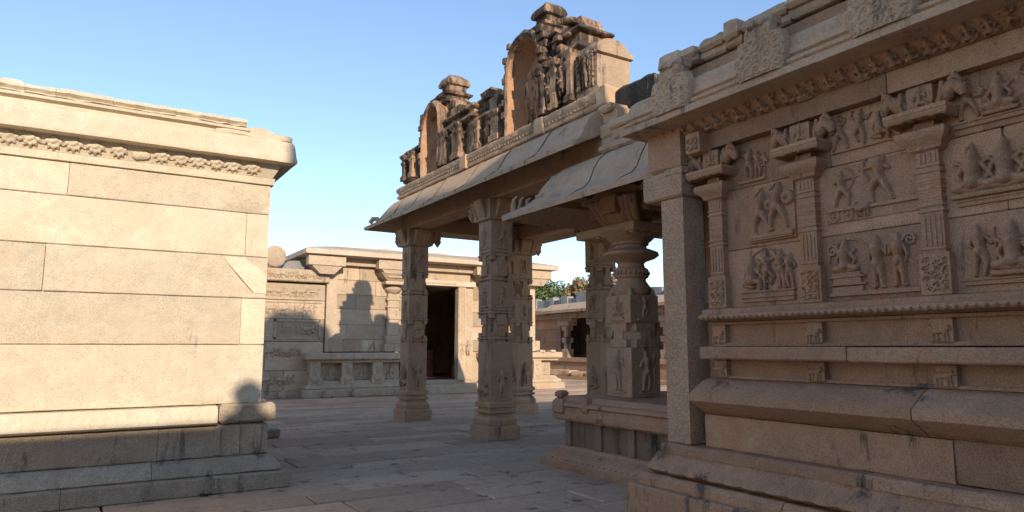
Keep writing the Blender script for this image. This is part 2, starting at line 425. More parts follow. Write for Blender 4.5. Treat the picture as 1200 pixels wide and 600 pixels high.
# rest of the body
m.box(LX1-.47, LY0+.5, .9, LX1-.006, LY1, 3.57, .5); m.box(LX0, LY0+.5, .9, LX1-.5, LY1, 3.565, .5)
wall = b.part('wall', m, M_pale)
m = MB()
def stepblocks(mb, o, z0, z1, o1, lens, seed, rough=.012):
    rg = random.Random(seed); x = LX0
    ends = []
    while x < LX1+o-.9: l = rg.uniform(*lens); ends.append((x, min(x+l, LX1+o))); x += l
    ends[-1] = (ends[-1][0], LX1+o)
    for i, (a0, a1) in enumerate(ends):
        if a1-a0 < .1: continue
        pr = [(o-.015, z0), (o, z0+.015), (o+(o1-o)*.3, (z0+z1)/2), (o1, z1-.015), (o1-.03, z1), (-.5, z1), (-.5, z0)]
        a1c = LX1 if i == len(ends)-1 else a1-.002
        pth = [(a0+.002, LY0), (a1c, LY0)]+([(LX1, LY0+2.5)] if i == len(ends)-1 else [])
        mb.sweep(pth, pr, False, True, .07, rough, rg.random(), seed+i, 7)
stepblocks(m, .30, 0, .19, .30, (1.4, 2.6), 21); b.part('plinth_step', m, M_base)
m = MB(); stepblocks(m, .215, .192, .367, .12, (1.2, 2.4), 22, .009); b.part('plinth_moulding', m, M_base)
m = MB(); stepblocks(m, .075, .37, .725, .07, (.8, 2.2), 23, .01)
for i, x in enumerate((1.42, 1.62, 1.86)):
    m.rbox(x-.035, LY0-.095, .39, x+.035, LY0-.03, .71, .008, .08, .45, 40+i)
b.part('dado', m, M_base)
m = MB()
def fl(V):
    V[..., 1] += np.sin(V[..., 0]*62)*.006*((V[..., 2] > .80) & (V[..., 2] < .90)); return V
m.sweep([(1.40, LY0), (LX0, LY0)], [(.13, .732), (.16, .76), (.155, .8), (.14, .9), (.12, .93), (-.1, .935), (-.1, .732)], False, True, .025, .003, .6, 3, 5, fl)
# outward must face -Y: path runs towards -X gives outward +Y, so run it the other way
m = MB(); m.sweep([(LX0, LY0), (1.40, LY0)], [(.13, .732), (.17, .76), (.165, .79), (.14, .9), (.11, .94), (-.1, .945), (-.1, .732)], False, True, .025, .003, .7, 3, 5, fl)
b.part('ledge', m, M_pale)
m = MB(); m.rbox(1.42, LY0-.115, .735, 2.04, LY0+.6, .955, .03, .045, .35, 5, .03); b.part('broken_ledge_block', m, M_base)
# frieze of leaf lumps
m = MB(); m.sweep(fp, [(0, 3.575), (.03, 3.58), (.035, 3.66), (.0, 3.67)], True, False, .3, .002, .6, 1); b.part('frieze_band', m, M_pale)
m = MB(); rg = random.Random(4); c = []; x = .1
while x < 9.5:
    w_ = rg.uniform(.85, 1.12); fl_ = rg.choice([-1, 1]); kk = rg.uniform(.8, 1.3)
    if rg.random() < .08: c += [(x-.04, .07, .05, x+.05, .08, .045, .7)]
    else:
        for q_, (dx_, y_) in enumerate(((-.085, .075), (-.05, .035), (0, .018), (.05, .035), (.085, .075))):
            c += [(x+fl_*.01, .145, .020, x+dx_*w_*.7, y_+.035, .026, kk), (x+dx_*w_*.7, y_+.035, .026, x+dx_*w_, y_, .012, kk*1.2)]
        c += [(x-.01, .11, .028, x+.02, .13, .028, kk*1.3)]
    x += .205+rg.uniform(-.025, .025)
m.hfield((-7.65, LY0-.01, 3.67), (1, 0, 0), (0, -.45, .9), (0, -.9, -.45), 9.6, .17, .0115, caps(c), .5)
m.sweep(fp, [(-.02, 3.665), (.01, 3.67), (.1, 3.835), (-.02, 3.84)], True, False, .3, .002, .5, 2)
b.part('carved_frieze', m, M_pale)
def fl2(V):
    V[..., 1] += (np.sin(V[..., 0]*48) > .2)*.006*((V[..., 2] > 3.92) & (V[..., 2] < 4.03)); return V
m = MB(); m.sweep(fp, [(0, 3.825), (.24, 3.835), (.245, 3.86), (.235, 3.90), (.215, 4.05), (.19, 4.10), (.10, 4.13), (-.1, 4.135)], True, False, .05, .006, .55, 7, 9, fl2)
b.part('cornice', m, M_pale)
m = MB(); x = LX0; rg = random.Random(41); k = 0
m.sweep(rectpath(LX0, LY0-.02, 1.58, 12), [(-.03, 4.12), (.0, 4.15), (-.01, 4.19), (.05, 4.21), (.055, 4.24), (-.2, 4.25)], True, False, .08, .006, .5, 9, 5)
while x < 1.57:
    l = rg.uniform(.22, .7); x1_ = min(x+l, 1.57)
    if x1_-x > .08: m.sweep([(x, LY0), (x1_-.003, LY0)], [(.02, 4.235), (.075, 4.25), (.05, 4.27), (.09, 4.30), (.06, 4.345), (-.1, 4.35), (-.1, 4.235)], False, True, .03, .02, .5, k+9, 12); m.rbox(x, LY0-.03+rg.uniform(-.015, .02), 4.235, x1_-.004, LY0+.5, 4.365+rg.uniform(-.035, .045), .03, .03, rg.random(), k, .03, .01)
    x += l; k += 1
m.rbox(LX0, LY0+.3, 4.2, 1.5, LY0+1.6, 4.34, .03, .15, .4, 7, .03)
for i, (x0, x1, h) in enumerate(((1.60, 1.83, 4.25), (1.84, 2.10, 4.20), (1.2, 1.95, 4.16))):
    m.rbox(x0, LY0-.14-.01*i, 4.10, x1, LY0+.25, h, .035, .05, .4, 60+i, .03)
m.rbox(1.55, LY0+.3, 4.12, 2.0, LY0+1.2, 4.36, .05, .08, .2, 66, .04)
b.part('broken_coping', m, M_base if False else M_pale)
# pale repair patch on the corner
m = MB(); m.add([(1.40, LY0-.012, 2.64), (1.62, LY0-.012, 2.66), (1.895, LY0-.012, 2.46), (1.895, LY0-.012, 2.24), (1.75, LY0-.012, 2.25)]+
                [(1.43, LY0+.01, 2.66), (1.62, LY0+.01, 2.675), (1.905, LY0+.01, 2.48), (1.905, LY0+.01, 2.22), (1.74, LY0+.01, 2.23)],
                [[0, 4, 3, 2, 1]]+[[i, (i+1) % 5, 5+(i+1) % 5, 5+i] for i in range(5)], 1.)
b.part('repair_patch', m, M_pale)

# ================================================================== 2. carved wall at the back left
CY = 22.6
b = B('carved_wall', 'low wall with rows of carved figure friezes between the sunlit shrine and the back hall', 'wall', (3, 23, 0))
m = MB(); blocks_y(m, -4, 6.83, CY, .6, [0, .23, .9, 1.78, 2.5, 3.1, 3.64], [[0, 2.2, 4.1], [1, 3.4, 5.6], [0, 2.6, 5], [1.4, 3.9, 5.25], [0, 2.7, 5.6]], 31, .005, .008, .25)
b.part('wall', m, M_back)
m = MB(); m.rbox(-4, CY-.16, 3.70, 6.92, CY+.75, 4.10, .012, .12, .5, 3, .03); b.part('coping', m, M_back)
rg = random.Random(8)
def rowrel(x0, x1, z, h, seed):
    rr = random.Random(seed); c = []; x = .15
    while x < x1-x0-.12:
        p = rr.choice(['stand', 'guard', 'horse', 'dance', 'elephant', 'warrior', 'sit'])
        s_ = h*.86; wv = {'horse': .55, 'elephant': .6}.get(p, .36)
        c += fig(p, x+wv*s_*.5, .02, s_, rr.choice([-1, 1]), .9); x += wv*s_*1.25
    mm = MB(); mm.hfield((x0, CY-.012, z), *NY, x1-x0, h, .02, caps(c), .5, .02); return mm
for z, h, x0, x1, sd in ((3.78, .26, 3.9, 6.8, 1), (3.2, .38, 3.9, 6.7, 2), (2.62, .4, 3.9, 6.6, 3), (2.0, .36, 5.33, 6.6, 4), (1.28, .34, 3.9, 6.2, 5), (.4, .36, 3.9, 6.0, 6)):
    mm = rowrel(x0, x1, z, h, sd)
    if z > 3.7:
        for v in mm.v: v[:, 1] -= .165
    b.part('figure_frieze', mm, M_back)
m = MB()
for z in (3.12, 3.02, 1.80, .88): m.rbox(3.9, CY-.03, z, 6.75, CY+.02, z+.045, .004, .2, .6, 1, .006)
for (xa, xb, za, zb) in ((5.24, 5.30, 1.86, 2.48), (6.66, 6.72, 1.86, 2.48), (5.24, 6.7, 1.86, 1.92), (5.24, 6.7, 2.42, 2.48)): m.box(xa, CY-.035, za, xb, CY, zb, .6)
b.part('panel_frame', m, M_back)
t = tag(obj('stone_disc', MB().lathe(0, 0, [(0, -.1), (.3, -.1), (.34, -.07), (.345, .0), (.34, .05), (.3, .08), (0, .08)], 36, .006), M_back, None, (5.2, CY+.1, 4.50)),
        'round pale stone disc standing upright on top of the carved wall', 'disc')
t.rotation_euler = (R(90), 0, R(3)); 
m = MB(); m.hexa([(5.35, 22.9, 4.05), (6.7, 22.9, 4.05), (6.7, 24.5, 4.05), (5.35, 24.5, 4.05)], [(5.7, 23.0, 4.42), (6.7, 23.0, 4.5), (6.7, 24.3, 4.5), (5.7, 24.3, 4.42)])
b.part('tilted_coping_slab', m, M_comp, bevel=.02)

# ================================================================== 3. hall at the back
HX0, HX1, HY = 6.86, 15.1, 22.62
b = B('back_hall', 'long sunlit hall with flat slab roof and dark doorway across the courtyard', 'building', (10.9, 25.5, 0))
m = MB()
zs = [1.45, 1.85, 2.35, 2.88, 3.35, 3.85, 4.32]
blocks_y(m, 7.22, 9.9, HY+.03, .4, zs, [[8.1], [8.9, 7.6], [8.5], [7.9], [8.6], [8.0]], 41, .006, .006, .3)
blocks_y(m, 12.35, 15.1, HY+.03, .4, zs, [[13.4], [13.9], [13.0, 14.2], [13.7], [14.0], [13.4]], 42, .006, .006, .3)
m.box(10.0, HY+.03, 3.98, 12.3, HY+.5, 4.32, .5); m.box(12.3, HY+.1, .3, 12.8, HY+.4, 1.5, .5)
m.box(HX0, HY+.35, .3, HX0+.4, 29.5, 4.3, .5); m.box(HX1-.4, HY+.46, .3, HX1-.005, 29.5, 4.3, .5); m.box(HX0, 29.1, .3, HX1, 29.5, 4.62, .5)
b.part('wall', m, M_back)
m = MB(); m.rbox(6.87, HY-.07, 1.45, 7.22, HY+.4, 4.32, .006, .3, .7, 1); m.rbox(7.0, HY-.09, 1.45, 7.45, HY, 1.9, .006, .3, .4, 2)
b.part('corner_pilaster', m, M_back)
m = MB(); m.rbox(14.45, HY-.1, 1.45, 15.12, HY+.45, 4.3, .006, .3, .8, 1); m.rbox(14.3, HY-.15, 1.45, 15.3, HY+.3, 1.85, .006, .3, .7, 4)
b.part('corner_pilaster', m, M_back)
def pilaster3(x):
    m = MB(); y = HY
    m.rbox(x-.33, y-.26, 1.45, x+.33, y+.05, 1.72, .006, .3, .5, 2); m.rbox(x-.26, y-.2, 1.72, x+.26, y+.05, 2.0, .006, .3, .5, 3)
    m.rbox(x-.2, y-.14, 2.0, x+.2, y+.05, 3.45, .006, .3, .6, 4)
    for z0, z1, w_ in ((2.55, 2.66, .25), (2.95, 3.0, .25), (3.2, 3.3, .25)): m.rbox(x-w_, y-.17, z0, x+w_, y+.05, z1, .006, .3, .45, 5)
    m.lathe(x, y-.02, [(.1, 3.4), (.16, 3.45), (.26, 3.52), (.3, 3.6), (.26, 3.66), (.14, 3.7), (.13, 3.76)], 20, .003)
    m.rbox(x-.4, y-.4, 3.74, x+.4, y+.05, 3.85, .006, .2, .6, 6)
    m.hexa([(x-.28, y-.28, 3.85), (x+.28, y-.28, 3.85), (x+.28, y+.05, 3.85), (x-.28, y+.05, 3.85)], [(x-.62, y-.5, 4.12), (x+.62, y-.5, 4.12), (x+.62, y+.05, 4.12), (x-.62, y+.05, 4.12)])
    return m
p1 = b.part('pilaster', pilaster3(9.2), M_back, bevel=.012)
p2 = copy_part(p1, b.e, (b.off[0]+3.85, b.off[1], b.off[2]))
# door
m = MB(); m.rbox(11.72, HY-.16, .42, 12.02, HY+.12, 3.98, .003, .3, .9, 1); m.rbox(12.02, HY-.08, .42, 12.36, HY+.45, 3.98, .004, .3, .6, 2)
for i in range(4): m.box(11.76+i*.065, HY-.175, 1.9, 11.79+i*.065, HY-.15, 3.85, .5)
m.rbox(9.9, HY-.16, .42, 10.28, HY+.45, 3.98, .004, .3, .7, 3)
c = []
for x in (.16, .42): c += fig('guard', x, .03, .5, 1, .9)
m.hfield((11.72, HY-.165, 1.3), *NY, .6, .58, .02, caps(c)); 
b.part('door_frame', m, M_back)
m = MB(); m.rbox(9.85, HY-.22, 3.80, 12.4, HY+.4, 3.99, .004, .3, .8, 1)
for i in range(22): m.box(10.3+i*.06, HY-.245, 3.86, 10.335+i*.06, HY-.2, 3.92, .3)
b.part('door_lintel', m, M_roof)
m = MB(); m.rbox(9.5, 21.75, 0, 12.6, HY, .33, .008, .2, .4, 1, .02); m.rbox(9.9, HY-.05, .2, 12.3, HY+.7, .44, .006, .2, .5, 2); b.part('door_step', m, M_base)
# inside the doorway
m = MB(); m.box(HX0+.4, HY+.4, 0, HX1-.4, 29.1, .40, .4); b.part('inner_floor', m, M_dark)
for x, y in ((11.15, 25.2), (8.9, 25.2), (13.4, 25.2), (11.6, 27.4)):
    m = MB(); m.rbox(x-.35, y-.35, .4, x+.35, y+.35, .9, .01, .2, .5, 1); m.rbox(x-.24, y-.24, .9, x+.24, y+.24, 3.7, .01, .3, .5, 2); m.rbox(x-.4, y-.4, 3.7, x+.4, y+.4, 4.2, .01, .3, .5, 3)
    b.part('inner_pillar', m, M_gran)
m = MB(); m.rbox(9.6, 26.4, .4, 12.6, 27.2, 1.5, .01, .3, .5, 4); b.part('inner_bench', m, M_gran)
# plinth with carved dado
def plinth(x0, x1, wrap, nm, mat):
    m = MB(); y = 22.2
    m.rbox(x0-.1, y-.12, 0, x1+.1, HY+.3, .26, .01, .15, .4, 1, .03)
    pr = [(.0, .26), (.02, .3), (0, .38), (-.1, .44), (-.14, .5), (-.16, .52)]
    m.sweep(rectpath(x0, y, x1, HY+.3), pr, True, False, .3, .006, .5, 2)
    m.rbox(x0+.28, y+.33, .45, x1-.28, HY+.3, 1.16, .005, .3, .35, 3)
    m.rbox(x0-.05, y-.05, 1.2, x1+.05, HY+.3, 1.42, .012, .15, .6, 4, .03); m.rbox(x0+.05, y+.08, 1.1, x1-.05, HY+.3, 1.2, .006, .2, .5, 5)
    o = b.part(nm, m, mat)
    x = x0+.3; n = 0
    while x < x1-.1:
        m = MB(); m.rbox(x-.17, y+.06, .45, x+.17, y+.5, 1.1, .004, .3, .6, n); m.rbox(x-.21, y+.02, .4, x+.21, y+.4, .66, .012, .1, .6, n)
        m.hfield((x-.15, y+.055, .68), *NY, .3, .4, .018, caps(fig('guard' if n % 2 else 'stand', .15, .02, .36)))
        m.hfield((x-.2, y+.015, .43), *NY, .4, .22, .018, caps(fig('beast', .2, .0, .24)))
        sub(o, 'dado_pilaster', m, mat)
        if x+1.0 < x1: sub(o, 'relief_figure', MB().hfield((x+.25, y+.325, .5), *NY, .6, .5, .02, caps(fig('lotus', .3, .05, .4, 1, 1.3))), mat)
        n += 1; x += 1.05
    return o
plinth(6.2, 9.75, 0, 'carved_plinth', M_back); plinth(12.65, 16.1, 0, 'carved_plinth', M_back)
for x in (13.2, 14.0, 14.6, 15.2, 15.7): b.part('broken_knob', MB().rbox(x-.12, 22.12, 1.41, x+.12, 22.4, 1.5, .02, .05, .7, int(x*10), .02), M_back)
# beams, eave, roof
m = MB(); m.rbox(6.25, HY-.16, 4.32, 15.5, HY+.3, 4.56, .006, .3, .5, 1); m.rbox(6.3, HY-.2, 4.33, 6.75, 29.4, 4.57, .006, .3, .5, 2)
b.part('beam', m, M_back)
for x0, x1 in ((6.12, 7.35), (8.5, 9.9), (12.3, 13.6), (13.9, 15.65)):
    m = MB(); m.rbox(x0, HY-.5, 4.24, x1, HY-.17, 4.55, .006, .2, .6, 1); m.hexa([(x0+.4, HY-.42, 3.97), (x1-.35, HY-.42, 3.97), (x1-.35, HY+.02, 3.97), (x0+.4, HY+.02, 3.97)], [(x0+.12, HY-.46, 4.235), (x1-.1, HY-.46, 4.235), (x1-.1, HY+.02, 4.235), (x0+.12, HY+.02, 4.235)])
    b.part('bracket_beam', m, M_back, bevel=.01)
m = MB()
m.sweep(rectpath(6.55, 22.55, 15.35, 29.6), [(.3, 4.565), (.56, 4.60), (.565, 4.75), (.5, 4.79), (-.1, 4.93), (-.7, 5.05), (-1.6, 5.14), (-1.61, 4.57)], True, False, .12, .005, .6, 6, 3)
m.box(7.5, 23.6, 4.6, 14.4, 28.6, 5.12, .5)
b.part('roof_slab', m, M_roof)
m = MB()
for i, x in enumerate(np.arange(8.5, 14.2, .7)): m.rbox(x, 24.0, 5.05, x+.69, 24.6, 5.19+.03*math.sin(i*2.1), .02, .1, rg.random(), i)
b.part('roof_edge_course', m, M_roof)

# ================================================================== pillars of the porch
def pillar_proto():
    m = MB(); h = .225
    tabs = []
    def sq(z0, z1, w_=h, t=.5): m.rbox(-w_, -w_, z0, w_, w_, z1, .005, .1, t, int(z0*50), .012)
    def octa(z0, z1, w_=h*.93):
        k = w_*.4142; p = [(-k, -w_), (k, -w_), (w_, -k), (w_, k), (k, w_), (-k, w_), (-w_, k), (-w_, -k)]
        m.sweep(p, [(0, z0), (0, z1)], True, False, .1, .004, .4, int(z0*77))
    sq(.62, 1.70); octa(1.70, 2.25); sq(2.25, 2.77); octa(2.77, 3.30); sq(3.30, 3.9)
    for z in (1.74, 2.2, 2.80, 3.24): m.rbox(-h-.015, -h-.015, z, h+.015, h+.015, z+.035, .003, .1, .5, int(z*90), .008)
    for s_ in (-1, 1):
        for z0, z1, w_ in ((1.80, 1.98, .07), (2.0, 2.18, .10), (2.88, 3.06, .10), (3.06, 3.24, .06)):
            m.box(-w_, s_*h*.9-.04, z0, w_, s_*h*.9+.04, z1, .55); m.box(s_*h*.9-.04, -w_, z0, s_*h*.9+.04, w_, z1, .55)
        for z0, z1 in ((1.70, 1.86), (2.12, 2.25), (2.77, 2.9), (3.17, 3.3)):
            for s2 in (-1, 1):
                m.box(s_*h*.8-.045, s2*h*.8-.045, z0, s_*h*.8+.045, s2*h*.8+.045, z1, .5)
    return m, h
def pillar_reliefs(h, rs):
    out = []
    for z0, H_, poses in ((.66, .92, ['lotus', 'guard', 'sit', 'stand']), (2.3, .42, ['dance', 'warrior', 'archer', 'stand']), (3.36, .48, ['lotus', 'stand', 'dance', 'lotus'])):
        for fce in (0, 1):
            p = rs.choice(poses); s_ = H_*.72 if H_ < .6 else .5; m = MB()
            c = comb(caps(fig(p, h, .05, s_, rs.choice([-1, 1]), 2.0)), barf(h-.13, .0, h+.13, .04, .018), barf(h-.10, .035, h+.10, .055, .010))
            if fce: m.hfield((-h-.002, h, z0), *NX, 2*h, H_, .010, c)
            else: m.hfield((-h, -h-.002, z0), *NY, 2*h, H_, .010, c)
            out.append(m)
    return out
def pillar_base():
    m = MB(); m.rbox(-.325, -.325, -.02, .325, .325, .24, .018, .06, .4, 3, .025)
    pr = [(.045, .235), (.055, .26), (.058, .34), (.03, .37), (.028, .40), (-.005, .41), (-.005, .44), (.045, .46), (.045, .49), (.0, .51), (.0, .54), (.04, .555), (.045, .62), (.01, .65), (0, .66)]
    m.sweep(rectpath(-.225, -.225, .225, .225), pr, True, False, .05, .006, .55, 4, 9); return m
def pillar_cap():
    m = MB(); m.rbox(-.30, -.30, 3.9, .30, .30, 4.27, .01, .06, .5, 5, .02)
    # corbel arms with a drooping bud
    for dx, dy in ((0, 1), (1, 0), (0, -1), (-1, 0)):
        px_, py_ = -dy, dx
        prof = [(.25, 4.27), (.55, 4.27), (.60, 4.20), (.52, 4.12), (.42, 4.03), (.36, 3.93), (.25, 3.9)]
        if (dx, dy) in ((-1, 0), (0, -1)): prof = [(.25, 4.27), (.40, 4.27), (.42, 4.2), (.38, 4.10), (.33, 3.98), (.25, 3.92)]
        V = []; n = len(prof)
        for s_ in (-.15, .15): V += [(dx*o+px_*s_, dy*o+py_*s_, z) for o, z in prof]
        F = [list(range(n)), list(range(n, 2*n))[::-1]]+[[i, n+i, n+(i+1) % n, (i+1) % n] for i in range(n)]
        m.add(V, F, .5)
        for s_ in (-.09, .09):
            m.tube([(dx*.3+px_*s_*1.7, dy*.3+py_*s_*1.7, 3.94), (dx*.36+px_*s_*1.7, dy*.36+py_*s_*1.7, 4.08), (dx*.42+px_*s_*1.7, dy*.42+py_*s_*1.7, 4.24)], [.025, .045, .04], 8)
    return m
def pillar_buds():
    out = []
    for bx, by in ((-.23, .47), (.56, 0)):
        m = MB(); out.append(m); m.tube([(bx*.6, by*.6, 4.16), (bx, by, 4.19)], [.06, .05], 8) if bx < 0 else None; m.lathe(bx, by, [(.0, 3.92), (.02, 3.95), (.05, 4.0), (.075, 4.06), (.055, 4.1), (.07, 4.14), (.05, 4.2)], 14, .006, .4, 0, 7, .25)
    return out

# ================================================================== 4. gateway porch with plaster parapet
PX0, PX1, PY0, PY1 = 6.2, 9.75, 7.35, 14.9
b = B('pillared_porch', 'tall open porch on carved granite pillars, crowned by ruined blackened plaster niches', 'porch', (8, 11, 0))
rs = random.Random(12)
pm, ph = pillar_proto()
proto = obj('pillar', pm, M_pil, b.e, (6.42-8, 10.86-11, 0))
sub(proto, 'base', pillar_base(), M_pil); sub(proto, 'capital', pillar_cap(), M_pil); each(proto, 'hanging_bud', pillar_buds(), M_pil)
each(proto, 'relief_figure', pillar_reliefs(ph, rs), M_pil)
pp = copy_part(proto, b.e, (6.49-8, 14.62-11, 0)); pp['label'] = 'outer corner pillar of the porch, standing farthest left'
for x, y in ((9.38, 14.65), (9.45, 7.3), (9.25, 11.3)):
    copy_part(proto, b.e, (x-8, y-11, 0))
proto['label'] = 'nearest free-standing pillar of the porch front'
# beams
m = MB()
m.rbox(6.22, 7.4, 4.275, 6.66, 14.85, 4.62, .008, .15, .5, 1); m.rbox(9.2, 7.4, 4.275, 9.6, 14.85, 4.62, .008, .2, .5, 2)
for y in (7.4, 10.66, 14.42): m.rbox(6.67, y, 4.272, 9.19, y+.42, 4.61, .008, .2, .5, int(y))
b.part('beam', m, M_pil)
m = MB(); y = 7.4
rg = random.Random(3)
while y < 14.8:
    m.rbox(6.3, y, 4.622, 9.6, min(y+.8, 14.8), 4.9, .012, .25, rg.random(), int(y*10)); y += .81
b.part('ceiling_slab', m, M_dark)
# eave
m = MB()
path = [(PX1, PY0), (PX1, PY1), (PX0, PY1), (PX0, PY0)]
prof = [(.63, 4.34), (.635, 4.41), (.56, 4.45), (.42, 4.53), (.33, 4.66), (.22, 4.83), (.12, 4.95), (.0, 5.03), (-.3, 5.05), (-.3, 4.63), (.05, 4.615), (.35, 4.47)]
def ragged(V):
    w_ = np.clip((7.75-V[..., 1])/.35, 0, 1)*(V[..., 0] < 6.3)*(V[..., 2] > 4.5)
    V[..., 1] += w_*np.clip(.16+fbm(V, 5, 61, 3)*.22, 0, .4); return V
m.sweep(path, prof, False, True, .06, .006, .5, 8, 4, ragged); b.part('eave', m, M_chaj)
for i, y in enumerate((8.55, 9.75, 10.85, 12.2, 13.3, 14.3)):
    q = [(.646, 4.36), (.646, 4.405), (.56, 4.46), (.43, 4.545), (.34, 4.67), (.232, 4.842), (.13, 4.965), (0, 5.035), (0, 5.0), (.6, 4.36)]
    n = len(q); V = [(PX0-o, y+s_, z) for s_ in (-.003, .003) for o, z in q]; m = MB()
    m.add(V, [list(range(n)), list(range(n, 2*n))[::-1]]+[[k, n+k, n+(k+1) % n, (k+1) % n] for k in range(n)], .0); b.part('eave_joint', m, M_dark)
m = MB(); m.tube([(5.66, 15.40, 4.5), (5.72, 15.36, 4.60), (5.80, 15.3, 4.60), (5.83, 15.27, 4.5)], [.05, .06, .06, .05]); b.part('eave_corner_knob', m, M_chaj)
# cornice
m = MB()
m.sweep([(PX1, PY0-.02), (PX1, PY1), (PX0, PY1), (PX0, PY0-.02)], [(.02, 5.035), (.05, 5.05), (.06, 5.10), (.02, 5.12), (.03, 5.16), (.07, 5.2), (.08, 5.27), (.03, 5.31), (-.3, 5.32), (-.3, 5.03)], False, True, .05, .012, .7, 18, 9)
b.part('cornice', m, M_chaj)
m = MB(); rg = random.Random(6); c = foliage(7.4, .17, .055, rg, 1.5)
m.hfield((6.165, 14.9, 5.12), *NX, 7.4, .18, .02, caps(c)); m.rbox(6.11, 7.30, 5.02, 6.8, 7.50, 5.33, .03, .04, .7, 2, .03)
for y in (9.0, 11.6): m.rbox(6.10, y-.12, 5.02, 6.2, y+.12, 5.3, .015, .06, .7, int(y))
b.part('cornice_carving', m, M_chaj)
m = MB(); m.box(6.3, 7.5, 4.91, 9.6, 14.8, 5.30, .5); b.part('roof_fill', m, M_crem)

# plaster parapet: towers and niches built as parts
def stack(mb, x0, x1, y0, y1, tiers, rough=.022, seed=0):
    """tiers: (offset, z) profile around the footprint"""
    mb.sweep(rectpath(x0, y0, x1, y1), tiers, True, False, .045, rough, .5, seed, 6)
XF = 6.25
def mould(z, h, o):  # a kapota-like ledge
    return [(0, z), (o*.6, z+h*.15), (o, z+h*.35), (o*.85, z+h*.7), (o*.2, z+h)]
def pil(mb, y, z0, z1, w_=.09, x=XF, d=.14, seed=0):
    mb.sweep(rectpath(x-d, y-w_, x+.1, y+w_), [(0.03, z0), (.03, z0+.1), (0, z0+.13), (0, z1-.25), (.02, z1-.2), (.02, z1-.16), (0, z1-.15), (.0, z1-.1), (.045, z1-.04), (.05, z1)], True, False, .05, .016, .6, seed, 7)
    return mb
rg = random.Random(2)
# far end shrine
m = MB(); stack(m, XF, 6.8, 13.98, 14.70, [(0, 5.3)]+mould(5.36, .1, .05)+[(-.02, 5.5), (-.02, 5.98)]+mould(6.0, .14, .07)+[(-.12, 6.2), (-.2, 6.24)], seed=1)
es = b.part('end_shrine', m, M_plast)
each(es, 'pilaster', [pil(MB(), y, 5.4, 6.0, .06, seed=int(y*10)) for y in (14.12, 14.56)], M_plast)
c = fig('guard', .22, .02, .48, 1, .8); sub(es, 'relief_figure', MB().hfield((XF-.02, 14.55, 5.46), *NX, .45, .55, .02, caps(c)), M_plast)
def niche(mb, y0, y1, zb, zt, rim, seed, depth=.34, back=.62, lo=0, hi=99):
    """arched niche open towards -X: rim band plus concave back"""
    yc = (y0+y1)/2; w_ = (y1-y0)/2; zs = zt-w_*1.05; n = 18
    pts = [(y1, zb)]+[(yc+w_*math.cos(i*math.pi/n), zs+w_*1.05*math.sin(i*math.pi/n)) for i in range(n+1)]+[(y0, zb)]
    # subdivide jambs
    P = []
    for i in range(len(pts)-1):
        a_, b_ = np.array(pts[i]), np.array(pts[i+1]); k = max(1, int(np.linalg.norm(b_-a_)/.07))
        for j in range(k): P.append(a_+(b_-a_)*j/k)
    P.append(np.array(pts[-1])); P = np.array(P)
    ctr = np.array((yc, zb+(zt-zb)*.45)); sc = lambda q, s_: ctr+(q-ctr)*s_
    cs = [(1.0, XF+back), (1.0, XF+.3), (1.03, XF+.02), (1.02, XF-.08), (.95, XF-.11), (.87, XF-.08), (.85, XF+.0), (.83, XF+.18), (.72, XF+depth-.03), (.5, XF+depth), (.0, XF+depth+.01)]
    cs = cs[lo:hi]; V = []
    for s_, x in cs:
        Q = ctr+(P-ctr)*s_
        if s_ > .8: Q[0, 1] = zb; Q[-1, 1] = zb
        for q in Q: V.append((x, q[0], max(q[1], zb)))
    V = np.array(V); r_ = .02; V[:, 0] += fbm(V, 6, seed)*r_; V[:, 1] += fbm(V, 6, seed+5)*r_; V[:, 2] += fbm(V, 6, seed+9)*r_
    n2 = len(P); F = []
    for i in range(len(cs)-1):
        for j in range(n2-1): F.append([i*n2+j, i*n2+j+1, (i+1)*n2+j+1, (i+1)*n2+j][::-1])
    mb.add(V, F, .6)
# left niche
m = MB(); niche(m, 12.80, 13.66, 5.3, 6.90, .1, 3, lo=5); nl = b.part('arched_niche', m, M_tan, label='smaller empty arched niche near the far end of the parapet')
m = MB(); niche(m, 12.80, 13.66, 5.3, 6.90, .1, 3, hi=6); sub(nl, 'niche_rim', m, M_plast)
m = MB()
for k in range(9):
    z = 5.6+k*.13; m.rbox(XF-.10-.03*math.sin(k*2.3), 13.63+.03*math.sin(k*1.9), z, XF+.2, 13.78+.02*math.sin(k*3.1), z+.125, .03, .045, .4, k, .01)
sub(nl, 'niche_jamb', m, M_plast)
def body3d(x, y, z, s, seed, fl=1):
    mb = MB()
    mb.tube([(x, y, z+.50*s), (x, y, z+.6*s), (x, y, z+.7*s), (x, y, z+.8*s), (x, y, z+.84*s), (x, y, z+.87*s)], [.09*s, .065*s, .08*s, .10*s, .06*s, .03*s], 12)
    mb.tube([(x, y, z+.85*s), (x, y, z+.88*s), (x, y, z+.93*s), (x, y, z+.98*s), (x, y, z+1.05*s)], [.03*s, .055*s, .06*s, .05*s, .01*s], 12)
    for q in (-1, 1):
        mb.tube([(x, y+q*.05*s, z+.53*s), (x-.01, y+q*.06*s, z+.3*s), (x-.01, y+q*.065*s, z+.27*s), (x, y+q*.06*s, z+.03*s), (x-.04*s, y+q*.06*s, z+.01*s)], [.07*s, .05*s, .045*s, .032*s, .03*s], 10)
    mb.tube([(x, y+.10*s, z+.8*s), (x-.03*s, y+.15*s, z+.65*s), (x-.06*s, y+.09*s, z+.55*s)], [.035*s, .03*s, .022*s], 8)
    mb.tube([(x, y-.10*s, z+.8*s), (x-.03*s, y-.17*s, z+.68*s), (x-.05*s, y-.17*s, z+.82*s)], [.035*s, .03*s, .022*s], 8)
    mb.tube([(x, y, z+.55*s), (x-.03, y, z+.45*s), (x, y, z+.36*s)], [.1*s, .10*s, .085*s], 12)
    return mb
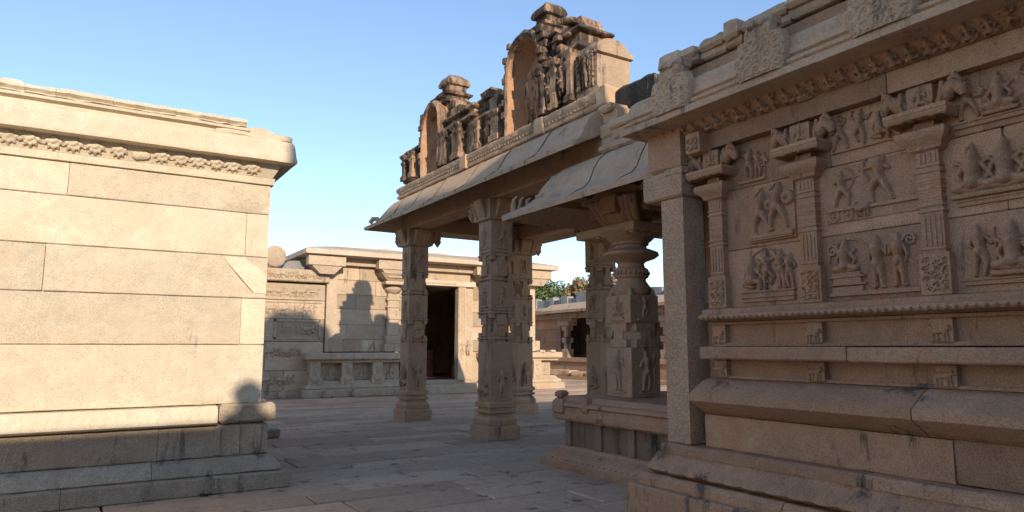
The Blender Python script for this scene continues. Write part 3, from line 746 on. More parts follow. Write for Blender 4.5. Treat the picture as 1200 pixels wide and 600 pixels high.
def tower(mb, y0, y1, z0, x0=6.32, x1=6.88, s=1., seed=0, reach=.45):
    """stepped crown: long ledge that sticks out towards +Y, necks and a barrel top"""
    h = reach
    stack(mb, x0, x1, y0, y1, [(.10, z0), (.12, z0+.07*h), (.05, z0+.13*h), (.0, z0+.17*h), (.0, z0+.25*h), (.07, z0+.29*h), (.09, z0+.36*h), (.02, z0+.42*h), (-.02, z0+.46*h), (-.04, z0+.52*h)], .024, seed)
    stack(mb, x0, x1, y0, y0+.62*(y1-y0), [(-.03, z0+.44*h), (-.03, z0+.62*h), (.03, z0+.66*h), (.04, z0+.74*h), (.015, z0+.86*h), (-.03, z0+.95*h), (-.09, z0+1.02*h), (-.15, z0+1.04*h)], .022, seed+9)
    mb.rbox(x0+.04, y1-.1, z0+.26*h, x1-.05, y1+s, z0+.50*h, .035, .05, .3, seed+3, .05, .03)
    mb.rbox(x0+.06, y0+.5*(y1-y0), z0+.45*h, x1-.06, y1+s*.6, z0+.66*h, .035, .05, .3, seed+5, .05, .03)
# cluster right of the left niche
m = MB(); stack(m, XF+.03, 6.85, 11.50, 12.80, [(0, 5.3), (.03, 5.4), (-.03, 5.45), (-.03, 5.98)]+mould(6.02, .16, .10)+[(-.04, 6.22), (-.04, 6.28)]+mould(6.28, .1, .05)+[(-.1, 6.42)], .02, 12)
tw = b.part('parapet_tower', m, M_plast, label='lower stepped tower beside the smaller niche')
each(tw, 'pilaster', [pil(MB(), y, 5.34, 6.05, w_, XF+.03, .13, i+30) for i, (y, w_) in enumerate(((12.64, .13), (12.02, .15)))], M_plast)
t5 = tw
m = MB(); tower(m, 12.80, 13.45, 6.80, x0=6.38, x1=6.86, s=.4, seed=20, reach=.66); m.rbox(6.36, 12.3, 6.35, 6.85, 12.95, 6.62, .03, .05, .5, 3, .05); m.rbox(6.38, 12.6, 6.6, 6.85, 13.2, 6.85, .03, .05, .5, 4, .05)
sub(tw, 'stepped_crown', m, M_plast)
# middle shrine
m = MB(); stack(m, XF+.05, 6.85, 10.16, 11.42, [(0, 5.3), (.03, 5.4), (-.03, 5.45), (-.03, 5.86)]+mould(5.88, .14, .10)+[(-.05, 6.06), (-.12, 6.12), (-.2, 6.16)], .022, 32)
tw = b.part('parapet_shrine', m, M_plast, label='small blackened shrine between the two arched niches')
m = MB(); stack(m, 6.42, 6.85, 11.12, 11.55, [(0, 6.1)]+mould(6.12, .12, .06)+[(-.04, 6.28)]+mould(6.34, .1, .06)+[(-.05, 6.48), (-.02, 6.58), (-.1, 6.66), (-.18, 6.68)], .025, 33)
m.rbox(6.38, 10.75, 6.05, 6.8, 11.3, 6.34, .035, .05, .4, 9, .03)
sub(tw, 'stepped_crown', m, M_plast)
each(tw, 'pilaster', [pil(MB(), y, 5.34, 5.9, w_, XF+.05, .10, i+50) for i, (y, w_) in enumerate(((11.3, .12), (10.55, .13)))], M_plast)
sub(tw, 'relief_figure', body3d(XF+.02, 10.93, 5.38, .55, 3), M_plast)
# main niche
m = MB(); niche(m, 9.02, 10.12, 5.3, 7.02, .12, 7, .36, lo=5); nl = b.part('arched_niche', m, M_tan, label='tallest arched niche, holding two standing figures')
m = MB(); niche(m, 9.02, 10.12, 5.3, 7.02, .12, 7, .36, hi=6); sub(nl, 'niche_rim', m, M_plast)
m = body3d(XF+.14, 9.62, 5.36, .98, 1); sub(nl, 'standing_figure', m, M_tan)
m = body3d(XF+.12, 9.32, 5.34, .88, 2); sub(nl, 'standing_figure', m, M_tan)
m = MB()
for k in range(12):
    z = 5.5+k*.125; m.rbox(XF-.08-.03*math.sin(k*2.3), 10.08+.02*math.sin(k*1.7)-.03*max(0, k-8), z, XF+.2, 10.19+.02*math.sin(k*2.9)-.05*max(0, k-8), z+.125, .03, .045, .4, k+80, .01)
sub(nl, 'niche_jamb', m, M_plast); m = MB()
for k in range(8):
    z = 5.9+k*.125; m.rbox(XF-.10-.04*math.sin(k*2.1), 8.90+.02*math.sin(k*1.9), z, XF+.2, 9.05+.03*math.sin(k*1.3), z+.125, .04, .045, .45, k+100, .01)
sub(nl, 'niche_jamb', m, M_plast)
# right of the main niche
m = MB(); stack(m, XF+.05, 6.9, 8.10, 9.0, [(0, 5.3), (.03, 5.4), (-.03, 5.45), (-.03, 6.1)]+mould(6.15, .16, .10)+[(-.04, 6.36), (-.04, 6.5)]+mould(6.5, .1, .06)+[(-.06, 6.64), (-.1, 6.8)], .022, 42)
rr = random.Random(8)
for k in range(12): 
    y = rr.uniform(8.2, 8.98); z = rr.uniform(6.2, 6.7); m.rbox(XF-.1+rr.random()*.1, y-.06, z, XF+.2, y+.06, z+rr.uniform(.06, .12), .03, .04, rr.random(), k, .02)
tw = b.part('parapet_tower', m, M_plast, label='tallest stepped tower above the main niche')
each(tw, 'pilaster', [pil(MB(), y, 5.34, 6.16, w_, XF+.04, .15, i+60) for i, (y, w_) in enumerate(((8.93, .06), (8.62, .07), (8.2, .06)))], M_plast)
sub(tw, 'relief_figure', body3d(XF-.06, 8.76, 5.40, .72, 5), M_plast); sub(tw, 'relief_figure', body3d(XF-.06, 8.42, 5.40, .7, 6), M_plast)
m = MB(); tower(m, 9.36, 10.0, 6.98, x0=6.55, x1=6.95, s=.32, seed=44, reach=.66); m.rbox(6.45, 8.75, 6.6, 6.95, 9.5, 6.86, .035, .05, .5, 7, .06); m.rbox(6.5, 9.05, 6.84, 6.95, 9.9, 7.02, .035, .05, .5, 8, .05)
sub(tw, 'stepped_crown', m, M_plast)
# gable block at the near end
m = MB(); x0, x1, y0, y1 = 6.22, 6.86, 7.60, 8.10
def gable(V):
    return V
nseg = 14; V = []; F = []
prof2 = [(x0, 5.3), (x0, 5.6), (x0, 5.95)]+[((x0+x1)/2-(x1-x0)/2*math.cos(i*math.pi/10)*(1.0), 5.98+.24*math.sin(i*math.pi/10)) for i in range(11)]+[(x1, 5.95), (x1, 5.6), (x1, 5.3)]
n = len(prof2)
for y in np.linspace(y0, y1, 8): V += [(x, y, z) for x, z in prof2]
V = np.array(V); V += np.stack([fbm(V, 6, 1), fbm(V, 6, 2), fbm(V, 6, 3)], -1)*.028
for i in range(7):
    for j in range(n-1): F.append([i*n+j, i*n+j+1, (i+1)*n+j+1, (i+1)*n+j])
F.append(list(range(n))[::-1]); F.append([7*n+j for j in range(n)])
m.add(V, F, .6)
m.sweep([(x0-.03, y0-.03), (x1+.03, y0-.03)], [(.0, 5.93), (.025, 5.94), (.03, 6.02), (.0, 6.03), (-.06, 6.03), (-.06, 5.93)], False, True, .06, .008, .7, 6)
m.rbox(x0-.0, y0-.03, 5.3, x1+.02, y1, 5.42, .015, .07, .6, 5)
b.part('gable_block', m, M_crem, label='plain arched end block of the parapet catching the sun')
m = MB(); m.hfield((XF-.06, 8.06, 5.42), *NX, .42, .62, .018, caps(fig('stand', .2, .02, .5)+foliage(.1, .6, .05, rg)+[(q+.31, w2, r0, q2+.31, w3, r1, k_) for q, w2, r0, q2, w3, r1, k_ in foliage(.1, .6, .05, rg)]))
b.part('gable_relief', m, M_plast)

# ================================================================== 5. side porch on its platform
b = B('side_porch', 'low side porch with drooping stone eave and fat carved lathe pillar on a raised platform', 'porch', (7.5, 6.8, 0))
fpp = rectpath(5.83, 5.0, 10.0, 7.92)
m = MB()
m.sweep(fpp, [(.25, -.02), (.27, .0), (.27, .07), (.24, .09)], True, False, .1, .008, .4, 1); 
m.sweep(fpp, [(.24, .085), (.225, .11), (.21, .15), (.17, .18), (.10, .21), (.06, .23), (.05, .26), (.03, .27)], True, False, .05, .007, .5, 2)
pl = b.part('platform', m, M_gran)
each(pl, 'petal', [MB().lathe(5.625, 7.95-i*.11, [(0, .10), (.03, .11), (.035, .125), (.0, .14)], 8, 0) for i in range(26)], M_gran)
m = MB(); m.rbox(5.83, 5.0, .26, 10.0, 7.92, .6, .004, .3, .4, 3)
for y in (7.83, 7.18, 6.55, 5.9): m.rbox(5.79, y-.06, .27, 5.9, y+.06, .6, .004, .1, .7, int(y*10))
for y in (7.5, 6.87, 6.2): m.box(5.822, y-.004, .28, 5.835, y+.004, .6, .0)
sub(pl, 'dado', m, M_dark)
m = MB()
def dent(V):
    V[..., 0] += (np.sin(V[..., 1]*70) > .3)*.008*((V[..., 2] > .70) & (V[..., 2] < .78)) * (V[..., 0] < 6); return V
m.sweep(fpp, [(0, .6), (.10, .61), (.13, .64), (.135, .69), (.115, .70), (.105, .79), (.14, .81), (.12, .85), (.06, .87), (.05, .90), (.02, .935), (-.1, .94)], True, False, .028, .006, .55, 4, 8, dent)
m.rbox(5.68, 7.8, .69, 5.83, 8.06, .90, .03, .04, .6, 5, .04); m.rbox(5.72, 7.88, .9, 5.86, 8.02, 1.0, .03, .03, .5, 6, .04)
m.rbox(5.69, 7.28, .72, 5.8, 7.42, .94, .03, .04, .4, 7, .03); m.rbox(5.70, 5.25, .8, 5.80, 5.36, .98, .02, .03, .3, 8, .03)
sub(pl, 'ledge', m, M_gran)
# lathe pillar
cx, cy, hw = 6.42, 7.18, .25
m = MB()
m.rbox(cx-hw, cy-hw, .94, cx+hw, cy+hw, 1.60, .005, .1, .6, 1)
m.rbox(cx-hw, cy-hw, 1.92, cx+hw, cy+hw, 2.30, .005, .1, .6, 2)
k = hw*.95*.4142; w_ = hw*.95
m.sweep([(cx-k, cy-w_), (cx+k, cy-w_), (cx+w_, cy-k), (cx+w_, cy+k), (cx+k, cy+w_), (cx-k, cy+w_), (cx-w_, cy+k), (cx-w_, cy-k)], [(0, 1.58), (0, 1.94)], True, False, .1, .003, .4, 3)
for s_ in (-1, 1):
    for z0, z1, q in ((1.60, 1.70, .16), (1.70, 1.82, .09), (1.82, 1.92, .16)):
        m.box(cx-q, cy+s_*.215-.04, z0, cx+q, cy+s_*.215+.04, z1, .6); m.box(cx+s_*.215-.04, cy-q, z0, cx+s_*.215+.04, cy+q, z1, .6)
P = b.part('lathe_pillar', m, M_pil)
m = MB(); m.lathe(cx, cy, [(.2, 2.28), (.26, 2.34), (.27, 2.40), (.22, 2.47), (.20, 2.5), (.20, 2.53), (.235, 2.55), (.235, 2.66), (.19, 2.69), (.18, 2.74), (.21, 2.77), (.33, 2.81), (.385, 2.85), (.375, 2.89), (.28, 2.93), (.22, 2.95), (.22, 2.99), (.25, 3.0), (.25, 3.03), (.28, 3.05), (.36, 3.13), (.42, 3.17), (.42, 3.2)], 40, .004)
for i in range(24):
    an = i*2*math.pi/24; m.tube([(cx+.235*math.cos(an), cy+.235*math.sin(an), 2.57), (cx+.245*math.cos(an), cy+.245*math.sin(an), 2.60), (cx+.235*math.cos(an), cy+.235*math.sin(an), 2.64)], [.008, .018, .008], 6)
for dx in (-1, 1):
    for dy in (-1, 1): m.tube([(cx+dx*.2, cy+dy*.2, 2.28), (cx+dx*.19, cy+dy*.19, 2.36), (cx+dx*.15, cy+dy*.15, 2.44)], [.045, .035, .015], 8)
sub(P, 'turned_neck', m, M_pil)
m = MB(); m.rbox(cx-.33, cy-.44, 3.14, cx+.45, cy+.80, 3.265, .006, .1, .7, 4)
for s_ in np.linspace(-.35, .35, 6):
    m.hexa([(cx-.3, cy+s_-.04, 3.12), (cx-.24, cy+s_-.04, 3.1), (cx-.24, cy+s_+.04, 3.1), (cx-.3, cy+s_+.04, 3.12)], [(cx-.3, cy+s_-.055, 3.18), (cx-.2, cy+s_-.055, 3.18), (cx-.2, cy+s_+.055, 3.18), (cx-.3, cy+s_+.055, 3.18)])
sub(P, 'abacus', m, M_pil)
m = MB()
def arm(mb, x, y, dx, dy, L, z0, z1, wd):
    pr = [(.0, z0), (.16, z0), (.24, z0+.06), (.30, z0+.16), (L*.62, z0+.24), (L*.8, z0+.17), (L*.93, z0+.16), (L, z0+.24), (L*.96, z1), (0, z1)]
    n = len(pr); q = (-dy, dx); V = [(x+dx*o+q[0]*s_, y+dy*o+q[1]*s_, z) for s_ in (-wd, wd) for o, z in pr]
    mb.add(V, [list(range(n)), list(range(n, 2*n))[::-1]]+[[i, n+i, n+(i+1) % n, (i+1) % n] for i in range(n)], .5)
for dx, dy, L_ in ((0, 1, .72), (0, -1, .55), (-1, 0, .42), (1, 0, .6)): arm(m, cx, cy, dx, dy, L_, 3.255, 3.66, .16)
for dx, dy in ((-1, -1), (-1, 1)):
    for k in range(3): m.tube([(cx+dx*.1, cy+dy*(.12+.09*k), 3.26), (cx+dx*.22, cy+dy*(.15+.1*k), 3.4), (cx+dx*.34, cy+dy*(.2+.12*k), 3.64)], [.05, .06, .06], 8)
sub(P, 'corbel', m, M_pil, bevel=.012)
for z, H_, ps, s_ in ((.98, .6, ('stand', 'guard'), .5), (1.94, .34, ('lotus', 'dance'), .28)):
    fr = comb(caps(fig(ps[0], hw, .05, s_, 1, 2.0)), barf(hw-.13, .01, hw+.13, .045, .02)); m = MB(); m.hfield((cx-hw-.003, cy+hw, z), *NX, 2*hw, H_, .008, fr); sub(P, 'relief_figure', m, M_pil)
    fr = comb(caps(fig(ps[1], hw, .05, s_, -1, 1.4)), barf(hw-.13, .01, hw+.13, .045, .02)); m = MB(); m.hfield((cx-hw, cy-hw-.003, z), *NY, 2*hw, H_, .008, fr); sub(P, 'relief_figure', m, M_pil)

# eave
m = MB()
prof = [(.375, 3.44), (.38, 3.515), (.27, 3.58), (.12, 3.65), (.02, 3.75), (-.06, 3.92), (-.15, 4.06), (-.28, 4.17), (-.42, 4.24), (-.6, 4.27), (-.75, 4.27), (-.75, 3.78), (-.25, 3.76), (.1, 3.60)]
m.sweep([(9.7, 8.2), (5.55, 8.2), (5.55, 4.78)], prof, False, True, .07, .006, .5, 9, 4); b.part('eave', m, M_chaj)
for i, (y, sl) in enumerate(((6.9, .25), (6.0, .18), (5.45, .1))):
    q = [(-.01, 3.51), (.388, 3.512), (.276, 3.588), (.128, 3.659), (.03, 3.757), (-.05, 3.928), (-.142, 4.068), (-.275, 4.18), (-.415, 4.25), (-.6, 4.28)]
    n = len(q); V = [(5.55-o, y+s_+sl*(.37-o)*.5, z) for s_ in (-.0035, .0035) for o, z in q]; m = MB()
    m.add(V, [list(range(n)), list(range(n, 2*n))[::-1]]+[[k, n+k, n+(k+1) % n, (k+1) % n] for k in range(n)], .0); b.part('eave_joint', m, M_dark)
for i, x in enumerate((5.30, 5.42, 5.54, 5.66)):
    m = MB(); m.tube([(x+.03, 8.50, 3.55), (x, 8.46, 3.66), (x-.02, 8.42, 3.74+.01*i), (x+.03, 8.40, 3.80)], [.045, .04, .025, .008], 8); b.part('eave_hook', m, M_chaj)
# beams and brackets below the roof
m = MB(); m.rbox(6.2, 5.0, 3.665, 6.64, 8.0, 3.95, .008, .2, .4, 1); m.rbox(9.2, 5.0, 3.66, 9.6, 8.0, 3.95, .008, .2, .4, 2)
for y in (7.58, 6.9): m.rbox(6.645, y, 3.67, 9.195, y+.4, 3.94, .008, .2, .4, int(y*3))
m.rbox(5.5, 8.02, 3.62, 9.7, 8.18, 3.80, .006, .2, .5, 5)
b.part('beam', m, M_pil)
m = MB(); y = 5.0
while y < 7.9: m.rbox(6.15, y, 3.952, 9.7, y+.74, 4.18, .01, .25, rg.random(), int(y*10)); y += .75
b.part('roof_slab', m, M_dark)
# rough blocks on top of the side roof
m = MB()
for k, (a0, a1, a2, a3, a4, a5) in enumerate(((6.05, 6.7, 4.2, 6.9, 7.3, 4.5), (5.96, 6.0, 4.26, 6.8, 7.28, 4.38), (6.1, 5.1, 4.3, 6.9, 6.5, 4.6), (6.02, 6.35, 4.40, 6.6, 7.0, 4.56), (5.98, 5.1, 4.56, 6.8, 7.1, 4.70), (6.05, 6.9, 4.5, 6.7, 7.33, 4.72), (6.08, 7.0, 4.7, 6.7, 7.30, 4.9), (6.0, 7.05, 4.86, 6.7, 7.33, 4.97))):
    m.rbox(a0, a1, a2, a3, a4, a5, .035, .04, rg.random(), k+3, .03)
b.part('roof_moulding', m, M_chaj)
m = MB(); m.rbox(6.3, 6.50, 4.70, 6.75, 7.58, 5.28, .03, .06, .5, 5, .05); m.rbox(6.32, 5.6, 4.7, 6.75, 6.5, 5.12, .03, .06, .7, 8, .06); b.part('blackened_parapet', m, M_black)
# rear pillars of this porch
for x, y in ((9.4, 7.75), (7.9, 7.75)):
    pass
c2 = copy_part(proto, b.e, (9.05-7.5, 5.6-6.8, -.33))

# ================================================================== 6. carved hall on the right
b = B('carved_hall', 'brown granite hall wall covered in carved figure panels on high moulded plinth, right foreground', 'building', (7.2, .5, 0))
SY = -3.2
fb = rectpath(4.9, SY, 9.5, 4.77)
m = MB(); 
def blocks_x(mb, x, y0, y1, z0, z1, prof, lens, seed, seg=.07, rough=.008):
    rg_ = random.Random(seed); y = y1; i = 0
    while y > y0:
        l = rg_.uniform(*lens); e_ = max(y-l, y0); dx_ = rg_.uniform(-.007, .007); dz_ = rg_.uniform(-.004, .004); mb.sweep([(x, y-.003), (x, e_+.003)], [(o_+dx_, z_+dz_) for o_, z_ in prof], False, True, seg, rough, rg_.random(), seed+i, 7); y = e_; i += 1
bs = lambda o0, z0, o1, z1, back=-.6: [(o0, z0), (o0, z1-.015), (o1, z1), (back, z1), (back, z0)]
# inner core
core = MB(); core.box(5.06, SY, 0, 12., 4.40, 3.7, .4); core.box(4.95, SY, 0, 12., 4.7, .7, .4)
b.part('wall_core', core, M_dark)
pl = MB()
pl.rbox(4.5, SY, -.02, 5.2, 5.17, .335, .01, .08, .5, 1, .02)
blocks_x(pl, 4.9, SY, 5.08, 0, 0, [(.31, .335), (.31, .40), (.27, .435), (-.2, .435), (-.2, .335)], (1.3, 2.4), 3)
# lotus moulding with petals
def petals(V):
    k = np.abs(np.sin((V[..., 1]+V[..., 2]*.15)*math.pi/.21)); V[..., 0] -= (k**.6)*.05*np.clip((.60-V[..., 2])/.10, 0, 1)*(V[..., 2] > .45)
    return V
pl.sweep([(4.9, 5.0), (4.9, SY)], [(.20, .437), (.235, .45), (.255, .48), (.235, .52), (.19, .57), (.165, .60), (.16, .625), (-.2, .625), (-.2, .437)], False, True, .022, .005, .5, 5, 9, petals)
blocks_x(pl, 4.9, SY, 4.94, 0, 0, [(.17, .627), (.17, .69), (.14, .715), (-.2, .715), (-.2, .627)], (1.2, 2.2), 6)
P = b.part('plinth', pl, M_gran)
m = MB()
blocks_x(m, 4.9, SY, 4.52, 0, 0, [(0, .72), (.006, .75), (.006, .97), (0, 1.0), (-.3, 1.0), (-.3, .72)], (1.8, 3.2), 8, .12, .006)
sub(P, 'smooth_course', m, M_gran)
m = MB()
for i, (y1_, y0_) in enumerate(((4.5, 2.55), (2.54, .6), (.59, -3.2))):
    m.sweep([(4.9, y1_), (4.9, y0_)], [(.02, 1.005), (.07, 1.04), (.215, 1.12), (.225, 1.13), (.225, 1.19), (.21, 1.20), (.06, 1.295), (-.02, 1.32), (-.3, 1.32), (-.3, 1.005)], False, True, .1, .005, .4+.3*i, 20+i, 5)
sub(P, 'faceted_torus', m, M_gran)
m = MB()
m.box(4.99, SY, 1.31, 5.1, 4.44, 1.50, .5); m.box(4.99, SY, 1.62, 5.1, 4.43, 1.85, .5)
for i, y in enumerate((4.36, 3.40, 2.44, 1.48, .5)):
    for z0, z1 in ((1.33, 1.49), (1.63, 1.80)):
        m.rbox(4.93, y-.075, z0, 5.0, y+.075, z1, .003, .1, .6, i); m.hfield((4.928, y+.07, z0+.01), *NX, .14, .14, .007, caps(fig('beast', .07, .0, .14, 1, 1.)))
m.box(4.95, SY, 1.325, 5.0, 4.45, 1.35, .5); m.box(4.95, SY, 1.61, 5.0, 4.45, 1.64, .5); m.box(4.95, SY, 1.80, 5.0, 4.45, 1.825, .5)
sub(P, 'recess', m, M_gran, bevel=.005)
m = MB()
for i, (y1_, y0_) in enumerate(((4.46, 3.05), (3.045, 1.2), (1.19, -.3), (-.31, -3.2))): m.rbox(4.79+.007*(i % 2), y0_, 1.495-.004*(i % 2), 5.05, y1_, 1.605-.005*(i % 2), .004, .12, .4+.2*i, i)
sub(P, 'plain_band', m, M_gran)
m = MB()
def scal(V):
    k = np.abs(np.sin(V[..., 1]*math.pi/.058)); V[..., 2] += (1-k)*.02*(V[..., 0] < 4.82)*(V[..., 2] < 1.866); return V
m.sweep([(4.9, 4.47), (4.9, SY)], [(-.02, 1.83), (.06, 1.845), (.10, 1.845), (.11, 1.86), (.10, 1.885), (.05, 1.905), (.055, 1.93), (.03, 1.945), (-.15, 1.95), (-.15, 1.83)], False, True, .0145, .002, .6, 7, 9, scal)
sub(P, 'scalloped_ledge', m, M_gran)
# wall slabs
m = MB(); rr = random.Random(17)
rows = [(1.95, 2.47, [3.40, 2.44, 1.48, .5, -.6]), (2.47, 3.02, [3.95, 2.9, 2.0, .9, -.4]), (3.02, 3.44, [3.2, 2.1, 1.0, -.2])]
for z0, z1, js in rows:
    ys = [4.38]+js+[SY]
    for a_, b_ in zip(ys[:-1], ys[1:]): m.rbox(4.99+rr.uniform(-.004, .004), b_+.002, z0+.002, 5.09, a_-.002, z1-.002, .005, .12, rr.random(), int(a_*10)+90, .006)
WALL = b.part('wall', m, M_gran)
# pilasters
def wall_pilaster(yc):
    m = MB(); x = 4.985
    def sq(w_, d, z0, z1, t=.6): m.rbox(x-d, yc-w_, z0, x+.02, yc+w_, z1, .002, .08, t, int(z0*30), .006)
    sq(.10, .075, 1.95, 2.24); sq(.075, .06, 2.24, 2.98)
    for z, w_ in ((2.22, .085), (2.26, .08), (2.52, .088), (2.56, .083), (2.80, .088), (2.84, .083)): sq(w_, .07, z, z+.022)
    for z in (2.60, 2.62, 2.66, 2.68, 2.72, 2.74): sq(.082, .064, z, z+.008)
    for q in (-.05, -.017, .017, .05): m.box(x-.068, yc+q-.008, 2.29, x-.05, yc+q+.008, 2.5, .6)
    for q in (-.05, -.017, .017, .05): m.box(x-.068, yc+q-.008, 2.87, x-.05, yc+q+.008, 2.94, .6)
    m.hfield((x-.077, yc+.08, 1.97), *NX, .16, .24, .007, caps(foliage(.16, .24, .035, random.Random(int(yc*9)), .6)))
    # neck, cushion, scalloped abacus, plank
    def ps(pr, w_): m.sweep([(x+.02, yc+w_), (x-.04, yc+w_), (x-.04, yc-w_), (x+.02, yc-w_)], pr, False, False, .05, .002, .5, 3)
    ps([(.0, 2.93), (.02, 2.95), (.05, 2.965), (.06, 3.0), (.10, 3.03), (.11, 3.06), (.11, 3.09), (.07, 3.11), (.03, 3.115), (.02, 3.13)], .06)
    m.box(x-.07, yc-.07, 3.1, x+.02, yc+.07, 3.16, .5)
    def scl(V):
        k = np.abs(np.sin((V[..., 1]-yc)*math.pi/.075)); V[..., 2] += (1-k)*.028*(V[..., 2] < 3.16); return V
    m.sweep([(x+.02, yc+.08), (x-.06, yc+.08), (x-.06, yc-.08), (x+.02, yc-.08)], [(.0, 3.185), (.07, 3.155), (.12, 3.15), (.135, 3.18), (.135, 3.20), (-.02, 3.2)], False, False, .0125, .001, .5, 4, 9, scl)
    sq(.215, .20, 3.20, 3.235, .8)
    return m
def pil_brackets(yc):
    m = MB(); x = 4.985; m.rbox(x-.1, yc-.09, 3.235, x+.02, yc+.09, 3.42, .01, .04, .5, 1)
    m.hfield((x-.10, yc+.1, 3.24), *NX, .2, .18, .008, caps(fig('sit', .1, 0, .17, 1, 1.1)))
    for s_ in (-1, 1):     # rampant animal heads at both ends
        m.tube([(x-.03, yc+s_*.10, 3.27), (x-.06, yc+s_*.17, 3.33), (x-.07, yc+s_*.22, 3.37), (x-.07, yc+s_*.26, 3.33), (x-.07, yc+s_*.27, 3.28)], [.04, .055, .055, .045, .02], 10)
        m.tube([(x-.1, yc+s_*.2, 3.39), (x-.1, yc+s_*.24, 3.42), (x-.08, yc+s_*.27, 3.38)], [.02, .03, .012], 8)
        m.tube([(x-.09, yc+s_*.12, 3.24), (x-.1, yc+s_*.14, 3.32), (x-.07, yc+s_*.14, 3.41)], [.015, .02, .015], 8)
    return m
PY = [4.34, 3.395, 2.44, 1.48, .5]
for i, y in enumerate(PY):
    p = b.part('pilaster', wall_pilaster(y), M_gran); sub(p, 'bracket', pil_brackets(y), M_gran)
# carved panels: (name label, y start (left), z, W, H, capsules, base slab)
def panel(y, z, W, H, cp_, bars=(), lab=None, extra=None, slab=0):
    cp_ = [(a_, b2, c_*1.22, d_, e2, f_*1.22, g2*1.45) for a_, b2, c_, d_, e2, f_, g2 in cp_]; fs = [caps(cp_)]+[barf(*q) for q in bars]
    if extra: fs.append(extra)
    cf = comb(*fs); sf = cf
    if slab: sf = lambda U, V: cf(U, V)+((U > .008) & (U < W-.008) & (V > .0) & (V < H-.008))*slab
    m = MB(); m.hfield((4.988, y, z), *NX, W, H, .0058, sf, .5, .012); return b.part('relief_panel', m, M_gran, label=lab)
def archrim(cx, cy, r, t, h):
    def f(U, V):
        d = np.hypot(U-cx, (V-cy)*1.0); return ((np.abs(d-r) < t) & (V > cy))*h
    return f
K = 1.5
panel(4.14, 1.985, .58, .47, fig('sit', .14, .10, .29, 1, K)+fig('dance', .31, .11, .31, -1, K)+fig('stand', .44, .11, .31, 1, K)+fig('guard', .52, .11, .27, 1, K)+[(.2, .26, .01, .30, .17, .01, 1.)],
      ((.03, 0, .56, .035, .02), (.02, .035, .57, .045, .032), (.03, .045, .56, .085, .022), (.02, .085, .57, .10, .035)), 'panel with a seated and three standing figures, lowest in the first bay', archrim(.30, .22, .24, .007, .009))
panel(4.00, 2.50, .47, .50, fig('warrior', .13, .07, .36, 1, K)+fig('warrior', .30, .09, .38, 1, K),
      ((.02, .0, .44, .015, .018), (.02, .02, .44, .035, .022), (.015, .04, .45, .07, .03)), 'panel of two warriors with swords and round shields', slab=.012)
panel(4.14, 3.05, .36, .34, fig('dance', .16, .04, .25, 1, K)+fig('guard', .26, .04, .22, -1, K)+scroll(.30, .16, .05), ((.04, 0, .33, .03, .02),), 'small dancing figures just below the beam')
panel(3.29, 1.985, .75, .50, fig('lotus', .17, .16, .27, 1, K)+fig('stand', .42, .05, .36, 1, K)+fig('stand', .58, .05, .36, -1, K)+scroll(.06, .36, .05)+scroll(.66, .38, .05, -1),
      ((.02, 0, .72, .035, .02), (.05, .035, .30, .08, .02), (.03, .085, .33, .10, .03), (.06, .10, .29, .145, .022), (.04, .145, .32, .16, .032)), 'panel with a figure seated on a throne and two standing figures', archrim(.20, .27, .17, .008, .01))
panel(3.27, 2.56, .80, .45, fig('archer', .16, .12, .27, 1, K)+fig('archer', .46, .11, .34, -1, K)+fig('wheel', .075, .0, .11, 1, .8)+fig('wheel', .19, .0, .11, 1, .8)+fig('beast', .32, .02, .13, 1, K),
      ((.03, .09, .36, .12, .022), (.34, .08, .75, .11, .022)), 'panel of two archers facing each other, one on a wheeled chariot', slab=.008)
panel(3.24, 3.08, .62, .34, fig('warrior', .14, .05, .26, -1, K)+fig('dance', .30, .06, .26, 1, K)+fig('sit', .46, .05, .22, 1, K), ((.05, .03, .58, .05, .018),), 'upper panel of striding figures between two pilaster capitals')
rr = random.Random(33)
for yb in (2.32, 1.36, .4):
    for z, s_ in ((2.0, .36), (2.53, .38), (3.06, .28)):
        c = []; x = .14
        while x < .68: c += fig(rr.choice(['sit', 'stand', 'dance', 'warrior', 'guard', 'lotus']), x, .06, s_*.9, rr.choice([-1, 1]), K); x += .19
        panel(yb, z, .78, .45 if s_ > .3 else .34, c, ((.03, 0, .74, .03, .02), (.02, .03, .75, .045, .03)))
# beam and frieze above the wall
m = MB(); blocks_x(m, 4.9, SY, 4.9, 0, 0, [(.0, 3.44), (.0, 3.60), (-.3, 3.60), (-.3, 3.44)], (1.9, 2.6), 12, .12, .005)
b.part('beam', m, M_gran)
m = MB(); m.sweep([(4.9, 4.92), (4.9, SY)], [(.0, 3.602), (.02, 3.61), (.13, 3.70), (.14, 3.72), (-.2, 3.73), (-.2, 3.602)], False, True, .1, .004, .5, 14)
rr = random.Random(9); c = []; x = .08
while x < 8: c += fig(rr.choice(['sit', 'dance', 'lotus', 'sit']), x, .0, .15, rr.choice([-1, 1]), 1.5); x += .125
m.hfield((4.875, 4.9, 3.595), (0, -1, 0), (-.75, 0, .66), (-.66, 0, -.75), 8.0, .17, .009, caps(c))
b.part('dwarf_frieze', m, M_gran)
m = MB(); m.rbox(4.76, 4.35, 3.40, 4.97, 4.52, 3.60, .008, .05, .7, 1); m.hfield((4.755, 4.51, 3.42), *NX, .15, .15, .008, caps(foliage(.15, .15, .035, rr, .7))); b.part('carved_corner_block', m, M_gran)
